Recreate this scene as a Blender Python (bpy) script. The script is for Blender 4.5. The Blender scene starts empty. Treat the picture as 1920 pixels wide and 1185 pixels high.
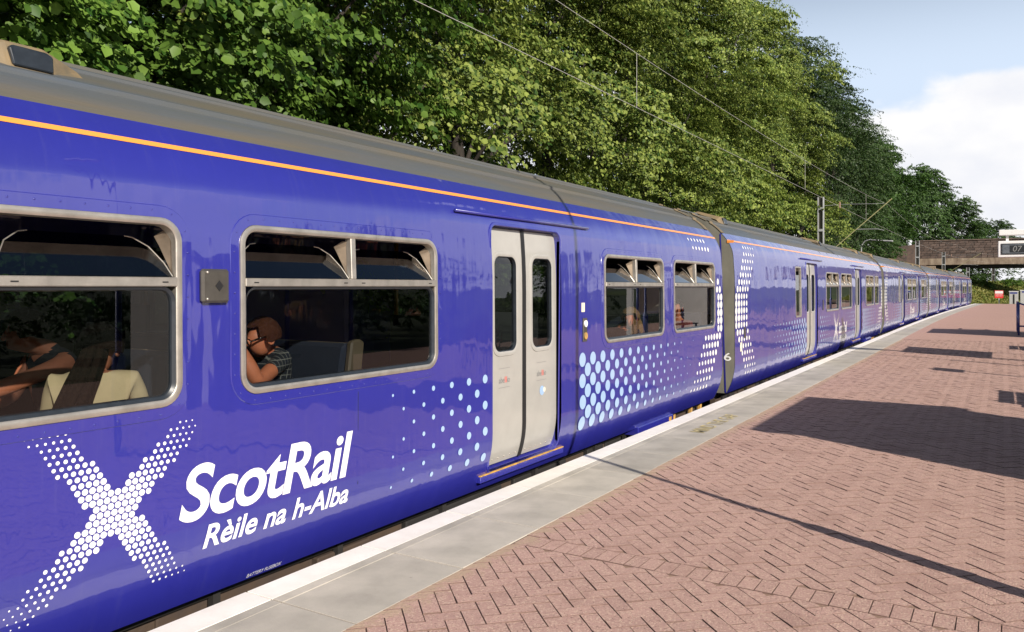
import bpy, bmesh, math, random
import numpy as np
from mathutils import Vector, Matrix
from mathutils.geometry import delaunay_2d_cdt
R = math.radians
random.seed(7)
scene = bpy.context.scene
COL = scene.collection

# ------------------------------------------------------------------ camera
# world: platform surface z = 0, train runs along +Y, platform edge at X = -3.39, eye 1.6 m above the platform
cam_d = bpy.data.cameras.new('camera')
cam = bpy.data.objects.new('camera', cam_d); COL.objects.link(cam)
cam.location = (0, 0, 1.6)
cam.rotation_euler = (R(90), 0, R(31.52))
cam_d.sensor_width = 36.0
cam_d.lens = 36.0 * 1500 / 1920
cam_d.shift_y = -55.5 / 1920
cam_d.clip_start = 0.05
cam_d.clip_end = 3000
scene.camera = cam

# ------------------------------------------------------------------ light
SUN_H = Vector((0.879, -0.477))          # horizontal direction towards the sun
SUN_EL = R(27)
sun_d = bpy.data.lights.new('sun', 'SUN')
sun_d.energy = 5.0
sun_d.angle = R(0.5)
sun_d.color = (1.0, 0.92, 0.82)
sun = bpy.data.objects.new('sun', sun_d); COL.objects.link(sun)
to_sun = Vector((SUN_H.x * math.cos(SUN_EL), SUN_H.y * math.cos(SUN_EL), math.sin(SUN_EL)))
sun.rotation_euler = to_sun.to_track_quat('Z', 'Y').to_euler()
sun.location = (30, -20, 30)

world = bpy.data.worlds.new('World'); scene.world = world
world.use_nodes = True
wn, wl = world.node_tree.nodes, world.node_tree.links
for n in list(wn): wn.remove(n)
w_out = wn.new('ShaderNodeOutputWorld')
w_bg = wn.new('ShaderNodeBackground'); w_bg.inputs[1].default_value = 0.05
w_sky = wn.new('ShaderNodeTexSky'); w_sky.sky_type = 'NISHITA'; w_sky.sun_disc = False
w_sky.sun_elevation = SUN_EL
w_sky.sun_rotation = math.atan2(SUN_H.x, SUN_H.y)
w_sky.air_density = 1.0; w_sky.dust_density = 0.8; w_sky.ozone_density = 1.6
w_tc = wn.new('ShaderNodeTexCoord')
w_map = wn.new('ShaderNodeMapping'); w_map.inputs['Scale'].default_value = (3.2, 3.2, 5.2); w_map.inputs['Location'].default_value = (0.35, 1.9, 0.0)
w_no = wn.new('ShaderNodeTexNoise'); w_no.inputs['Scale'].default_value = 1.0; w_no.inputs['Detail'].default_value = 9; w_no.inputs['Roughness'].default_value = 0.52
w_sep = wn.new('ShaderNodeSeparateXYZ')
w_el = wn.new('ShaderNodeMapRange'); w_el.inputs[1].default_value = 0.02; w_el.inputs[2].default_value = 0.42; w_el.inputs[3].default_value = 0.21; w_el.inputs[4].default_value = -0.14
w_add = wn.new('ShaderNodeMath'); w_add.operation = 'ADD'
w_cr = wn.new('ShaderNodeMapRange'); w_cr.interpolation_type = 'SMOOTHSTEP'; w_cr.inputs[1].default_value = 0.50; w_cr.inputs[2].default_value = 0.58
w_no2 = wn.new('ShaderNodeTexNoise'); w_no2.inputs['Scale'].default_value = 2.2; w_no2.inputs['Detail'].default_value = 6
w_cc = wn.new('ShaderNodeValToRGB')
w_cc.color_ramp.elements[0].position = 0.35; w_cc.color_ramp.elements[0].color = (12.0, 12.3, 13.4, 1)
w_cc.color_ramp.elements[1].position = 0.6; w_cc.color_ramp.elements[1].color = (15.0, 14.8, 14.6, 1)
w_mix = wn.new('ShaderNodeMixRGB')
wl.new(w_tc.outputs['Generated'], w_map.inputs[0]); wl.new(w_map.outputs[0], w_no.inputs['Vector'])
wl.new(w_map.outputs[0], w_no2.inputs['Vector'])
wl.new(w_tc.outputs['Generated'], w_sep.inputs[0]); wl.new(w_sep.outputs[2], w_el.inputs[0])
wl.new(w_no.outputs[0], w_add.inputs[0]); wl.new(w_el.outputs[0], w_add.inputs[1]); wl.new(w_add.outputs[0], w_cr.inputs[0])
wl.new(w_no2.outputs[0], w_cc.inputs[0])
w_hz = wn.new('ShaderNodeMapRange'); w_hz.interpolation_type = 'SMOOTHSTEP'; w_hz.inputs[1].default_value = 0.22; w_hz.inputs[2].default_value = 0.46; w_hz.inputs[3].default_value = 0.95; w_hz.inputs[4].default_value = 0.0
w_hm = wn.new('ShaderNodeMixRGB'); w_hm.inputs[2].default_value = (10.2, 12.0, 14.6, 1)      # summer haze paling the sky towards the horizon
wl.new(w_sep.outputs[2], w_hz.inputs[0]); wl.new(w_hz.outputs[0], w_hm.inputs[0]); wl.new(w_sky.outputs[0], w_hm.inputs[1])
wl.new(w_cr.outputs[0], w_mix.inputs[0]); wl.new(w_hm.outputs[0], w_mix.inputs[1]); wl.new(w_cc.outputs[0], w_mix.inputs[2])
wl.new(w_mix.outputs[0], w_bg.inputs[0]); wl.new(w_bg.outputs[0], w_out.inputs[0])

vs = scene.view_settings
vs.view_transform = 'Standard'; vs.look = 'None'; vs.exposure = 0.5; vs.gamma = 1.0; vs.use_curve_mapping = False
scene.render.engine = 'CYCLES'
scene.cycles.use_denoising = True
scene.cycles.max_bounces = 8
scene.cycles.transparent_max_bounces = 16

# ------------------------------------------------------------------ materials
M = {}
def mat(name, col, rough=0.6, metal=0.0, var=0.0, vscale=4.0, vstretch=(1, 1, 1), col2=None, bump=0.0, bscale=40.0,
        coat=0.0, spec=0.5, rvar=0.0, rand=0.0, emit=None):
    m = bpy.data.materials.new(name); m.use_nodes = True
    nt = m.node_tree; N, L = nt.nodes, nt.links
    b = N['Principled BSDF']
    b.inputs['Base Color'].default_value = (*col, 1)
    b.inputs['Roughness'].default_value = rough
    b.inputs['Metallic'].default_value = metal
    b.inputs['Coat Weight'].default_value = coat
    b.inputs['Coat Roughness'].default_value = 0.03; b.inputs['Coat IOR'].default_value = 1.85
    b.inputs['Specular IOR Level'].default_value = spec
    tc = N.new('ShaderNodeTexCoord')
    mp = N.new('ShaderNodeMapping'); mp.inputs['Scale'].default_value = vstretch
    L.new(tc.outputs['Object'], mp.inputs[0])
    last = None
    if var > 0 or col2:
        no = N.new('ShaderNodeTexNoise'); no.inputs['Scale'].default_value = vscale; no.inputs['Detail'].default_value = 6; no.inputs['Roughness'].default_value = 0.6
        L.new(mp.outputs[0], no.inputs['Vector'])
        mr = N.new('ShaderNodeMapRange'); mr.inputs[1].default_value = 0.35; mr.inputs[2].default_value = 0.68
        L.new(no.outputs[0], mr.inputs[0])
        mx = N.new('ShaderNodeMixRGB')
        c2 = col2 or tuple(max(0, c * (1 - var)) for c in col)
        mx.inputs[1].default_value = (*col, 1); mx.inputs[2].default_value = (*c2, 1)
        L.new(mr.outputs[0], mx.inputs[0]); last = mx.outputs[0]
        if rvar:
            ra = N.new('ShaderNodeMapRange'); ra.inputs[3].default_value = rough; ra.inputs[4].default_value = min(1, rough + rvar)
            L.new(mr.outputs[0], ra.inputs[0]); L.new(ra.outputs[0], b.inputs['Roughness'])
    if rand > 0:
        oi = N.new('ShaderNodeObjectInfo'); ge = N.new('ShaderNodeNewGeometry')
        ad = N.new('ShaderNodeMath'); ad.operation = 'ADD'; fr = N.new('ShaderNodeMath'); fr.operation = 'FRACT'
        L.new(oi.outputs['Random'], ad.inputs[0]); L.new(ge.outputs['Random Per Island'], ad.inputs[1]); L.new(ad.outputs[0], fr.inputs[0])
        mr2 = N.new('ShaderNodeMapRange'); mr2.inputs[3].default_value = 1 - rand; mr2.inputs[4].default_value = 1 + rand
        L.new(fr.outputs[0], mr2.inputs[0])
        mm = N.new('ShaderNodeMixRGB'); mm.blend_type = 'MULTIPLY'; mm.inputs[0].default_value = 1
        if last: L.new(last, mm.inputs[1])
        else: mm.inputs[1].default_value = (*col, 1)
        L.new(mr2.outputs[0], mm.inputs[2]); last = mm.outputs[0]
    if last: L.new(last, b.inputs['Base Color'])
    if bump > 0:
        nb = N.new('ShaderNodeTexNoise'); nb.inputs['Scale'].default_value = bscale; nb.inputs['Detail'].default_value = 5
        L.new(mp.outputs[0], nb.inputs['Vector'])
        bp = N.new('ShaderNodeBump'); bp.inputs['Strength'].default_value = 1.0; bp.inputs['Distance'].default_value = bump
        L.new(nb.outputs[0], bp.inputs['Height']); L.new(bp.outputs[0], b.inputs['Normal'])
    if emit:
        b.inputs['Emission Color'].default_value = (*emit, 1); b.inputs['Emission Strength'].default_value = 1
    M[name] = m
    return m

def paint_mat():
    m = mat('blue_paint', (0.021, 0.023, 0.25), rough=0.35, var=0.10, vscale=1.3, vstretch=(1, 0.5, 1.2), coat=0.9, spec=0.5)
    nt = m.node_tree; N, L = nt.nodes, nt.links
    b = N['Principled BSDF']
    tc = N.new('ShaderNodeTexCoord')
    mp = N.new('ShaderNodeMapping'); mp.inputs['Scale'].default_value = (1, 1.5, 0.8)
    L.new(tc.outputs['Object'], mp.inputs[0])
    n1 = N.new('ShaderNodeTexNoise'); n1.inputs['Scale'].default_value = 1.6; n1.inputs['Detail'].default_value = 2.5; n1.inputs['Roughness'].default_value = 0.45
    L.new(mp.outputs[0], n1.inputs['Vector'])
    bp = N.new('ShaderNodeBump'); bp.inputs['Strength'].default_value = 1; bp.inputs['Distance'].default_value = 0.012
    mpr = N.new('ShaderNodeMapping'); mpr.inputs['Scale'].default_value = (1, 7, 0.9)
    L.new(tc.outputs['Object'], mpr.inputs[0])
    nr = N.new('ShaderNodeTexNoise'); nr.inputs['Scale'].default_value = 1.1; nr.inputs['Detail'].default_value = 2; L.new(mpr.outputs[0], nr.inputs['Vector'])
    rs_ = N.new('ShaderNodeMath'); rs_.operation = 'MULTIPLY_ADD'; rs_.inputs[1].default_value = 0.22
    L.new(nr.outputs[0], rs_.inputs[0]); L.new(n1.outputs[0], rs_.inputs[2])
    L.new(rs_.outputs[0], bp.inputs['Height']); L.new(bp.outputs[0], b.inputs['Normal']); L.new(bp.outputs[0], b.inputs['Coat Normal'])
    # grime: rain streaks below the gutter and road dust low down, each with its own uneven shape
    mp2 = N.new('ShaderNodeMapping'); mp2.inputs['Scale'].default_value = (1, 14, 0.8)
    L.new(tc.outputs['Object'], mp2.inputs[0])
    n2 = N.new('ShaderNodeTexNoise'); n2.inputs['Scale'].default_value = 2.0; n2.inputs['Detail'].default_value = 8; n2.inputs['Roughness'].default_value = 0.7
    L.new(mp2.outputs[0], n2.inputs['Vector'])
    mr = N.new('ShaderNodeMapRange'); mr.inputs[1].default_value = 0.55; mr.inputs[2].default_value = 0.85; mr.inputs[3].default_value = 0.0; mr.inputs[4].default_value = 0.22
    L.new(n2.outputs[0], mr.inputs[0])
    mx = N.new('ShaderNodeMixRGB'); mx.inputs[2].default_value = (0.10, 0.10, 0.25, 1)
    src = b.inputs['Base Color'].links[0].from_socket
    L.new(mr.outputs[0], mx.inputs[0]); L.new(src, mx.inputs[1]); L.new(mx.outputs[0], b.inputs['Base Color'])
    rr_ = N.new('ShaderNodeMapRange'); rr_.inputs[3].default_value = 0.005; rr_.inputs[4].default_value = 0.045
    L.new(n2.outputs[0], rr_.inputs[0]); L.new(rr_.outputs[0], b.inputs['Coat Roughness'])
    return m
paint_mat()

def roof_mat():
    m = mat('roof_paint', (0.072, 0.088, 0.110), rough=0.5, col2=(0.115, 0.098, 0.070), vscale=1.6, vstretch=(2.2, 0.22, 2.2), bump=0.002, bscale=30, spec=0.4)
    nt = m.node_tree; N, L = nt.nodes, nt.links
    b = N['Principled BSDF']
    tc = N.new('ShaderNodeTexCoord')
    mp = N.new('ShaderNodeMapping'); mp.inputs['Scale'].default_value = (9, 0.5, 9)
    L.new(tc.outputs['Object'], mp.inputs[0])
    n2 = N.new('ShaderNodeTexNoise'); n2.inputs['Scale'].default_value = 1.0; n2.inputs['Detail'].default_value = 8; n2.inputs['Roughness'].default_value = 0.65
    L.new(mp.outputs[0], n2.inputs['Vector'])
    mr = N.new('ShaderNodeMapRange'); mr.inputs[1].default_value = 0.4; mr.inputs[2].default_value = 0.7; mr.inputs[3].default_value = 0.0; mr.inputs[4].default_value = 0.65
    L.new(n2.outputs[0], mr.inputs[0])
    mx = N.new('ShaderNodeMixRGB'); mx.inputs[2].default_value = (0.085, 0.088, 0.075, 1)
    src = b.inputs['Base Color'].links[0].from_socket
    L.new(mr.outputs[0], mx.inputs[0]); L.new(src, mx.inputs[1]); L.new(mx.outputs[0], b.inputs['Base Color'])
roof_mat()

def glass_mat(name, tint, refl=1.0, ior=1.5, rough=0.0):
    m = bpy.data.materials.new(name); m.use_nodes = True
    N, L = m.node_tree.nodes, m.node_tree.links
    for n in list(N): N.remove(n)
    o = N.new('ShaderNodeOutputMaterial'); t = N.new('ShaderNodeBsdfTransparent'); g = N.new('ShaderNodeBsdfGlossy')
    f = N.new('ShaderNodeFresnel'); f.inputs[0].default_value = ior
    mu = N.new('ShaderNodeMath'); mu.operation = 'MULTIPLY'; mu.inputs[1].default_value = refl; mu.use_clamp = True
    x = N.new('ShaderNodeMixShader')
    t.inputs[0].default_value = (*tint, 1); g.inputs['Roughness'].default_value = rough; g.inputs[0].default_value = (0.95, 0.97, 1, 1)
    L.new(f.outputs[0], mu.inputs[0]); L.new(mu.outputs[0], x.inputs[0]); L.new(t.outputs[0], x.inputs[1]); L.new(g.outputs[0], x.inputs[2]); L.new(x.outputs[0], o.inputs[0])
    M[name] = m
glass_mat('window_glass', (0.56, 0.59, 0.59), 1.2)
glass_mat('hopper_glass', (0.16, 0.20, 0.24), 1.8, 1.6)

def leaf_mat(name, c1, c2, trans=0.35):
    m = bpy.data.materials.new(name); m.use_nodes = True
    N, L = m.node_tree.nodes, m.node_tree.links
    for n in list(N): N.remove(n)
    o = N.new('ShaderNodeOutputMaterial')
    p = N.new('ShaderNodeBsdfPrincipled'); p.inputs['Roughness'].default_value = 0.5; p.inputs['Specular IOR Level'].default_value = 0.3
    t = N.new('ShaderNodeBsdfTranslucent'); x = N.new('ShaderNodeMixShader'); x.inputs[0].default_value = trans
    ge = N.new('ShaderNodeNewGeometry'); oi = N.new('ShaderNodeObjectInfo')
    ra = N.new('ShaderNodeValToRGB')
    ra.color_ramp.elements[0].color = (*c1, 1); ra.color_ramp.elements[1].color = (*c2, 1); ra.color_ramp.elements[1].position = 0.9
    L.new(ge.outputs['Random Per Island'], ra.inputs[0])
    hs = N.new('ShaderNodeHueSaturation')
    mr = N.new('ShaderNodeMapRange'); mr.inputs[3].default_value = 0.8; mr.inputs[4].default_value = 1.15
    L.new(oi.outputs['Random'], mr.inputs[0]); L.new(mr.outputs[0], hs.inputs['Value']); L.new(ra.outputs[0], hs.inputs['Color'])
    L.new(hs.outputs[0], p.inputs['Base Color']); L.new(hs.outputs[0], t.inputs[0])
    L.new(p.outputs[0], x.inputs[1]); L.new(t.outputs[0], x.inputs[2]); L.new(x.outputs[0], o.inputs[0])
    M[name] = m
leaf_mat('lime_leaf', (0.034, 0.085, 0.012), (0.290, 0.350, 0.075))
leaf_mat('hedge_leaf', (0.028, 0.085, 0.010), (0.180, 0.300, 0.050))
leaf_mat('beech_leaf', (0.022, 0.055, 0.012), (0.050, 0.085, 0.018), 0.25)
leaf_mat('oak_leaf', (0.024, 0.062, 0.012), (0.060, 0.115, 0.022), 0.25)
leaf_mat('grass_blade', (0.10, 0.15, 0.025), (0.24, 0.22, 0.06), 0.3)

mat('aluminium', (0.56, 0.52, 0.46), rough=0.38, metal=0.75, var=0.3, vscale=8, bump=0.0004, bscale=60)
mat('hopper_metal', (0.20, 0.155, 0.11), rough=0.45, metal=0.6, var=0.5, vscale=7)
mat('gasket', (0.022, 0.028, 0.036), rough=0.35, var=0.3, vscale=20)
mat('door_paint', (0.36, 0.35, 0.325), rough=0.38, var=0.14, vscale=2.5, coat=0.35, bump=0.0006, bscale=3)
mat('dot_blue', (0.31, 0.45, 0.66), rough=0.35, coat=0.6)
mat('decal_white', (0.82, 0.82, 0.81), rough=0.35, coat=0.6)
mat('orange_line', (0.83, 0.30, 0.055), rough=0.35, coat=0.5)
mat('yellow_paint', (0.62, 0.34, 0.06), rough=0.6, col2=(0.25, 0.17, 0.08), vscale=14)
mat('underframe_brown', (0.065, 0.042, 0.027), rough=0.75, col2=(0.045, 0.032, 0.026), vscale=5, bump=0.003, bscale=30)
mat('underframe_black', (0.02, 0.018, 0.017), rough=0.8, var=0.4)
mat('end_grey', (0.20, 0.192, 0.155), rough=0.6, var=0.35, vscale=3, vstretch=(1, 1, 0.5))
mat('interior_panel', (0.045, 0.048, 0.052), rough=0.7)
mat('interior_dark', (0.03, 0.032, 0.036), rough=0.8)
mat('seat_fabric', (0.020, 0.028, 0.05), rough=0.95, var=0.4, vscale=60)
mat('seat_shell', (0.12, 0.092, 0.058), rough=0.55, var=0.15)
mat('grab_yellow', (0.75, 0.38, 0.03), rough=0.4)
mat('roof_brown', (0.21, 0.150, 0.078), rough=0.65, col2=(0.12, 0.10, 0.066), vscale=5, bump=0.002, bscale=30)
mat('dark_box', (0.10, 0.092, 0.08), rough=0.4, metal=0.4, var=0.3, vscale=10)
mat('grey_print', (0.19, 0.19, 0.19), rough=0.5)
mat('red_print', (0.70, 0.09, 0.07), rough=0.5)
mat('cream_label', (0.72, 0.66, 0.5), rough=0.5)
mat('rubber_black', (0.012, 0.012, 0.013), rough=0.5)

mat('skin', (0.50, 0.20, 0.11), rough=0.5, var=0.12, vscale=14)
mat('skin_ruddy', (0.72, 0.24, 0.12), rough=0.5, var=0.15, vscale=20)
mat('hair_dark', (0.020, 0.011, 0.007), rough=0.9, var=0.4, vscale=45, spec=0.15, bump=0.012, bscale=50)
mat('hair_ginger', (0.085, 0.028, 0.014), rough=0.9, var=0.4, vscale=45, spec=0.15, bump=0.012, bscale=50)
mat('hair_blonde', (0.33, 0.19, 0.08), rough=0.9, var=0.4, vscale=45, spec=0.15, bump=0.012, bscale=50)
mat('cloth_cream', (0.74, 0.58, 0.34), rough=0.9, var=0.12, vscale=9, bump=0.004, bscale=12)
mat('cloth_black', (0.014, 0.014, 0.018), rough=0.9, col2=(0.05, 0.04, 0.04), vscale=60)
mat('cloth_red', (0.20, 0.03, 0.03), rough=0.9)
mat('trouser_dark', (0.02, 0.022, 0.03), rough=0.9)
mat('lens_black', (0.008, 0.008, 0.009), rough=0.15)

def check_mat():
    m = mat('cloth_check', (0.014, 0.018, 0.026), rough=0.9)
    N, L = m.node_tree.nodes, m.node_tree.links
    b = N['Principled BSDF']; tc = N.new('ShaderNodeTexCoord')
    w1 = N.new('ShaderNodeTexWave'); w1.inputs['Scale'].default_value = 9; w1.bands_direction = 'Z'
    w2 = N.new('ShaderNodeTexWave'); w2.inputs['Scale'].default_value = 9; w2.bands_direction = 'Y'
    mx = N.new('ShaderNodeMath'); mx.operation = 'MAXIMUM'
    mr = N.new('ShaderNodeMapRange'); mr.inputs[1].default_value = 0.93; mr.inputs[2].default_value = 0.99
    c = N.new('ShaderNodeMixRGB'); c.inputs[1].default_value = (0.014, 0.018, 0.026, 1); c.inputs[2].default_value = (0.22, 0.22, 0.20, 1)
    for w in (w1, w2): L.new(tc.outputs['Object'], w.inputs[0])
    L.new(w1.outputs['Fac'], mx.inputs[0]); L.new(w2.outputs['Fac'], mx.inputs[1]); L.new(mx.outputs[0], mr.inputs[0]); L.new(mr.outputs[0], c.inputs[0]); L.new(c.outputs[0], b.inputs['Base Color'])
check_mat()

def speckle(m, scale, thr, col, amt=0.8):
    N, L = m.node_tree.nodes, m.node_tree.links
    b = N['Principled BSDF']
    ge = N.new('ShaderNodeNewGeometry')
    n = N.new('ShaderNodeTexNoise'); n.inputs['Scale'].default_value = scale; n.inputs['Detail'].default_value = 3; n.inputs['Roughness'].default_value = 0.7
    L.new(ge.outputs['Position'], n.inputs['Vector'])
    mr = N.new('ShaderNodeMapRange'); mr.inputs[1].default_value = thr; mr.inputs[2].default_value = thr + 0.06; mr.inputs[4].default_value = amt
    L.new(n.outputs[0], mr.inputs[0])
    mx = N.new('ShaderNodeMixRGB'); mx.inputs[2].default_value = (*col, 1)
    if b.inputs['Base Color'].links: L.new(b.inputs['Base Color'].links[0].from_socket, mx.inputs[1])
    else: mx.inputs[1].default_value = b.inputs['Base Color'].default_value
    L.new(mr.outputs[0], mx.inputs[0]); L.new(mx.outputs[0], b.inputs['Base Color'])

mat('brick_red', (0.47, 0.298, 0.252), rough=0.9, col2=(0.43, 0.272, 0.232), vscale=18, bump=0.006, bscale=95, rand=0.045, spec=0.25)
speckle(M['brick_red'], 75, 0.54, (0.60, 0.44, 0.34), 0.85)
speckle(M['brick_red'], 62, 0.60, (0.16, 0.09, 0.08), 0.8)
speckle(M['brick_red'], 70, 0.70, (0.62, 0.56, 0.48), 0.8)
def edge_sand(m):
    N, L = m.node_tree.nodes, m.node_tree.links
    b = N['Principled BSDF']; ge = N.new('ShaderNodeNewGeometry'); sx = N.new('ShaderNodeSeparateXYZ'); L.new(ge.outputs['Position'], sx.inputs[0])
    mr = N.new('ShaderNodeMapRange'); mr.inputs[1].default_value = -2.62; mr.inputs[2].default_value = -2.25; mr.inputs[3].default_value = 0.26; mr.inputs[4].default_value = -0.25
    L.new(sx.outputs[0], mr.inputs[0])
    n = N.new('ShaderNodeTexNoise'); n.inputs['Scale'].default_value = 9; n.inputs['Detail'].default_value = 9; n.inputs['Roughness'].default_value = 0.75; L.new(ge.outputs['Position'], n.inputs['Vector'])
    ad = N.new('ShaderNodeMath'); ad.operation = 'ADD'; L.new(mr.outputs[0], ad.inputs[0]); L.new(n.outputs[0], ad.inputs[1])
    cl = N.new('ShaderNodeMapRange'); cl.inputs[1].default_value = 0.58; cl.inputs[2].default_value = 0.72; cl.inputs[4].default_value = 0.8; L.new(ad.outputs[0], cl.inputs[0])
    mx = N.new('ShaderNodeMixRGB'); mx.inputs[2].default_value = (0.43, 0.32, 0.22, 1)
    L.new(b.inputs['Base Color'].links[0].from_socket, mx.inputs[1]); L.new(cl.outputs[0], mx.inputs[0]); L.new(mx.outputs[0], b.inputs['Base Color'])
speckle(M['brick_red'], 1.4, 0.56, (0.33, 0.20, 0.165), 0.35)
speckle(M['brick_red'], 13, 0.735, (0.10, 0.07, 0.065), 0.55)
edge_sand(M['brick_red'])
speckle(M['brick_red'], 60, 0.66, (0.20, 0.12, 0.10), 0.5)
mat('brick_side', (0.20, 0.125, 0.10), rough=0.95, var=0.3, vscale=40)
mat('joint_sand', (0.28, 0.18, 0.135), rough=0.95, col2=(0.26, 0.17, 0.12), vscale=30, bump=0.003, bscale=150)
mat('coping_concrete', (0.49, 0.45, 0.385), rough=0.8, col2=(0.34, 0.315, 0.27), vscale=2.2, bump=0.0015, bscale=90, rand=0.12, spec=0.3)
speckle(M['coping_concrete'], 160, 0.64, (0.22, 0.20, 0.17), 0.4)
speckle(M['coping_concrete'], 11, 0.70, (0.19, 0.17, 0.15), 0.45)
mat('edge_white', (0.84, 0.80, 0.74), rough=0.7, col2=(0.72, 0.68, 0.61), vscale=3.5, bump=0.001, bscale=90, rand=0.03)
speckle(M['edge_white'], 60, 0.68, (0.40, 0.36, 0.31), 0.5)
mat('faded_yellow', (0.62, 0.50, 0.20), rough=0.8, col2=(0.46, 0.41, 0.28), vscale=9)
mat('platform_wall', (0.13, 0.10, 0.08), rough=0.9, var=0.4, vscale=2)
mat('ballast', (0.115, 0.075, 0.05), rough=0.95, col2=(0.055, 0.04, 0.03), vscale=14, bump=0.05, bscale=12)
mat('rail_steel', (0.16, 0.10, 0.07), rough=0.5, metal=0.5)
mat('soil_green', (0.045, 0.065, 0.02), rough=0.95, col2=(0.02, 0.03, 0.01), vscale=1.5, bump=0.05, bscale=6)
mat('bark', (0.035, 0.028, 0.022), rough=0.95, var=0.5, vscale=8, vstretch=(3, 3, 0.6), bump=0.02, bscale=10)
mat('galvanised', (0.50, 0.51, 0.52), rough=0.5, metal=0.35, var=0.2, vscale=3)
mat('wire_metal', (0.55, 0.53, 0.49), rough=0.45, metal=0.4)
mat('tube_ochre', (0.42, 0.40, 0.20), rough=0.5, metal=0.2)
mat('porcelain', (0.30, 0.18, 0.13), rough=0.3)
mat('bridge_stone', (0.15, 0.10, 0.078), rough=0.9, col2=(0.07, 0.055, 0.05), vscale=2.2, bump=0.02, bscale=8, rand=0.35)
mat('bridge_beam', (0.36, 0.285, 0.21), rough=0.9, col2=(0.15, 0.105, 0.075), vscale=1.3, vstretch=(1, 1, 0.35), bump=0.01, bscale=6)
mat('white_metal', (0.78, 0.78, 0.76), rough=0.45)
mat('screen_black', (0.012, 0.014, 0.016), rough=0.2)
mat('screen_grey', (0.14, 0.16, 0.18), rough=0.3, var=0.4, vscale=12)
mat('digit_grey', (0.22, 0.23, 0.22), rough=0.5)
mat('red_sign', (0.72, 0.035, 0.03), rough=0.45)
mat('rail_blue', (0.025, 0.04, 0.21), rough=0.35, coat=0.5)
mat('cabinet_grey', (0.42, 0.42, 0.40), rough=0.55, var=0.2)
mat('shelter_white', (0.62, 0.60, 0.57), rough=0.8, var=0.12, vscale=3)
mat('shelter_roof', (0.16, 0.16, 0.17), rough=0.6)
mat('wood_brown', (0.20, 0.11, 0.05), rough=0.6, var=0.3, vscale=6)

# ------------------------------------------------------------------ mesh helpers
class MB:
    def __init__(s): s.v, s.f, s.m = [], [], []
    def add(s, vs, fs, mi=0):
        o = len(s.v); s.v += [tuple(p) for p in vs]
        for f in fs: s.f.append(tuple(i + o for i in f)); s.m.append(mi)
        return s
    def box(s, x0, x1, y0, y1, z0, z1, mi=0):
        return s.add([(x0,y0,z0),(x1,y0,z0),(x1,y1,z0),(x0,y1,z0),(x0,y0,z1),(x1,y0,z1),(x1,y1,z1),(x0,y1,z1)],
                     [(3,2,1,0),(4,5,6,7),(0,1,5,4),(1,2,6,5),(2,3,7,6),(3,0,4,7)], mi)
    def tube(s, pts, r, n=8, mi=0, cap=True):
        pts = [Vector(p) for p in pts]
        rs = r if isinstance(r, (list, tuple)) else [r] * len(pts)
        o = len(s.v); vs = []; fs = []
        prev = None
        for i, p in enumerate(pts):
            t = (pts[min(i+1, len(pts)-1)] - pts[max(i-1, 0)]).normalized()
            a = t.orthogonal().normalized() if prev is None else (prev - t * prev.dot(t)).normalized()
            prev = a; b = t.cross(a)
            for k in range(n):
                q = 2 * math.pi * k / n
                vs.append(p + (a * math.cos(q) + b * math.sin(q)) * rs[i])
        for i in range(len(pts) - 1):
            for k in range(n):
                fs.append((i*n+k, i*n+(k+1) % n, (i+1)*n+(k+1) % n, (i+1)*n+k))
        if cap:
            fs.append(tuple(range(n-1, -1, -1))); fs.append(tuple((len(pts)-1)*n + k for k in range(n)))
        return s.add(vs, fs, mi)
    def extrude(s, poly, d, mi=0):
        # poly: list of 3-D points (planar), d: offset vector
        n = len(poly); d = Vector(d)
        vs = [Vector(p) for p in poly] + [Vector(p) + d for p in poly]
        fs = [tuple(range(n-1, -1, -1)), tuple(range(n, 2*n))] + [(k, (k+1) % n, n+(k+1) % n, n+k) for k in range(n)]
        return s.add(vs, fs, mi)
    def sphere(s, c, r, n=10, m=7, mi=0):
        rx, ry, rz = r if isinstance(r, (list, tuple)) else (r, r, r)
        vs = [(c[0], c[1], c[2]+rz)]; fs = []
        for i in range(1, m):
            a = math.pi * i / m
            for k in range(n):
                q = 2*math.pi*k/n
                vs.append((c[0]+rx*math.sin(a)*math.cos(q), c[1]+ry*math.sin(a)*math.sin(q), c[2]+rz*math.cos(a)))
        vs.append((c[0], c[1], c[2]-rz)); last = len(vs)-1
        for k in range(n): fs.append((0, 1+k, 1+(k+1) % n))
        for i in range(m-2):
            for k in range(n): fs.append((1+i*n+k, 1+(i+1)*n+k, 1+(i+1)*n+(k+1) % n, 1+i*n+(k+1) % n))
        for k in range(n): fs.append((last, 1+(m-2)*n+(k+1) % n, 1+(m-2)*n+k))
        return s.add(vs, fs, mi)
    def mesh(s, name, mats, smooth=False, bevel=0.0):
        me = bpy.data.meshes.new(name)
        me.from_pydata(s.v, [], s.f)
        for m in (mats if isinstance(mats, (list, tuple)) else [mats]): me.materials.append(M[m])
        if any(s.m): me.polygons.foreach_set('material_index', s.m)
        bm = bmesh.new(); bm.from_mesh(me)
        bmesh.ops.recalc_face_normals(bm, faces=bm.faces)
        if bevel: bmesh.ops.bevel(bm, geom=list(bm.edges), offset=bevel, segments=1, affect='EDGES', clamp_overlap=True)
        bm.to_mesh(me); bm.free()
        if smooth: me.polygons.foreach_set('use_smooth', [True]*len(me.polygons))
        me.update()
        return me
    def build(s, name, mats, parent=None, smooth=False, bevel=0.0):
        return link(name, s.mesh(name, mats, smooth, bevel), parent)

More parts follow.
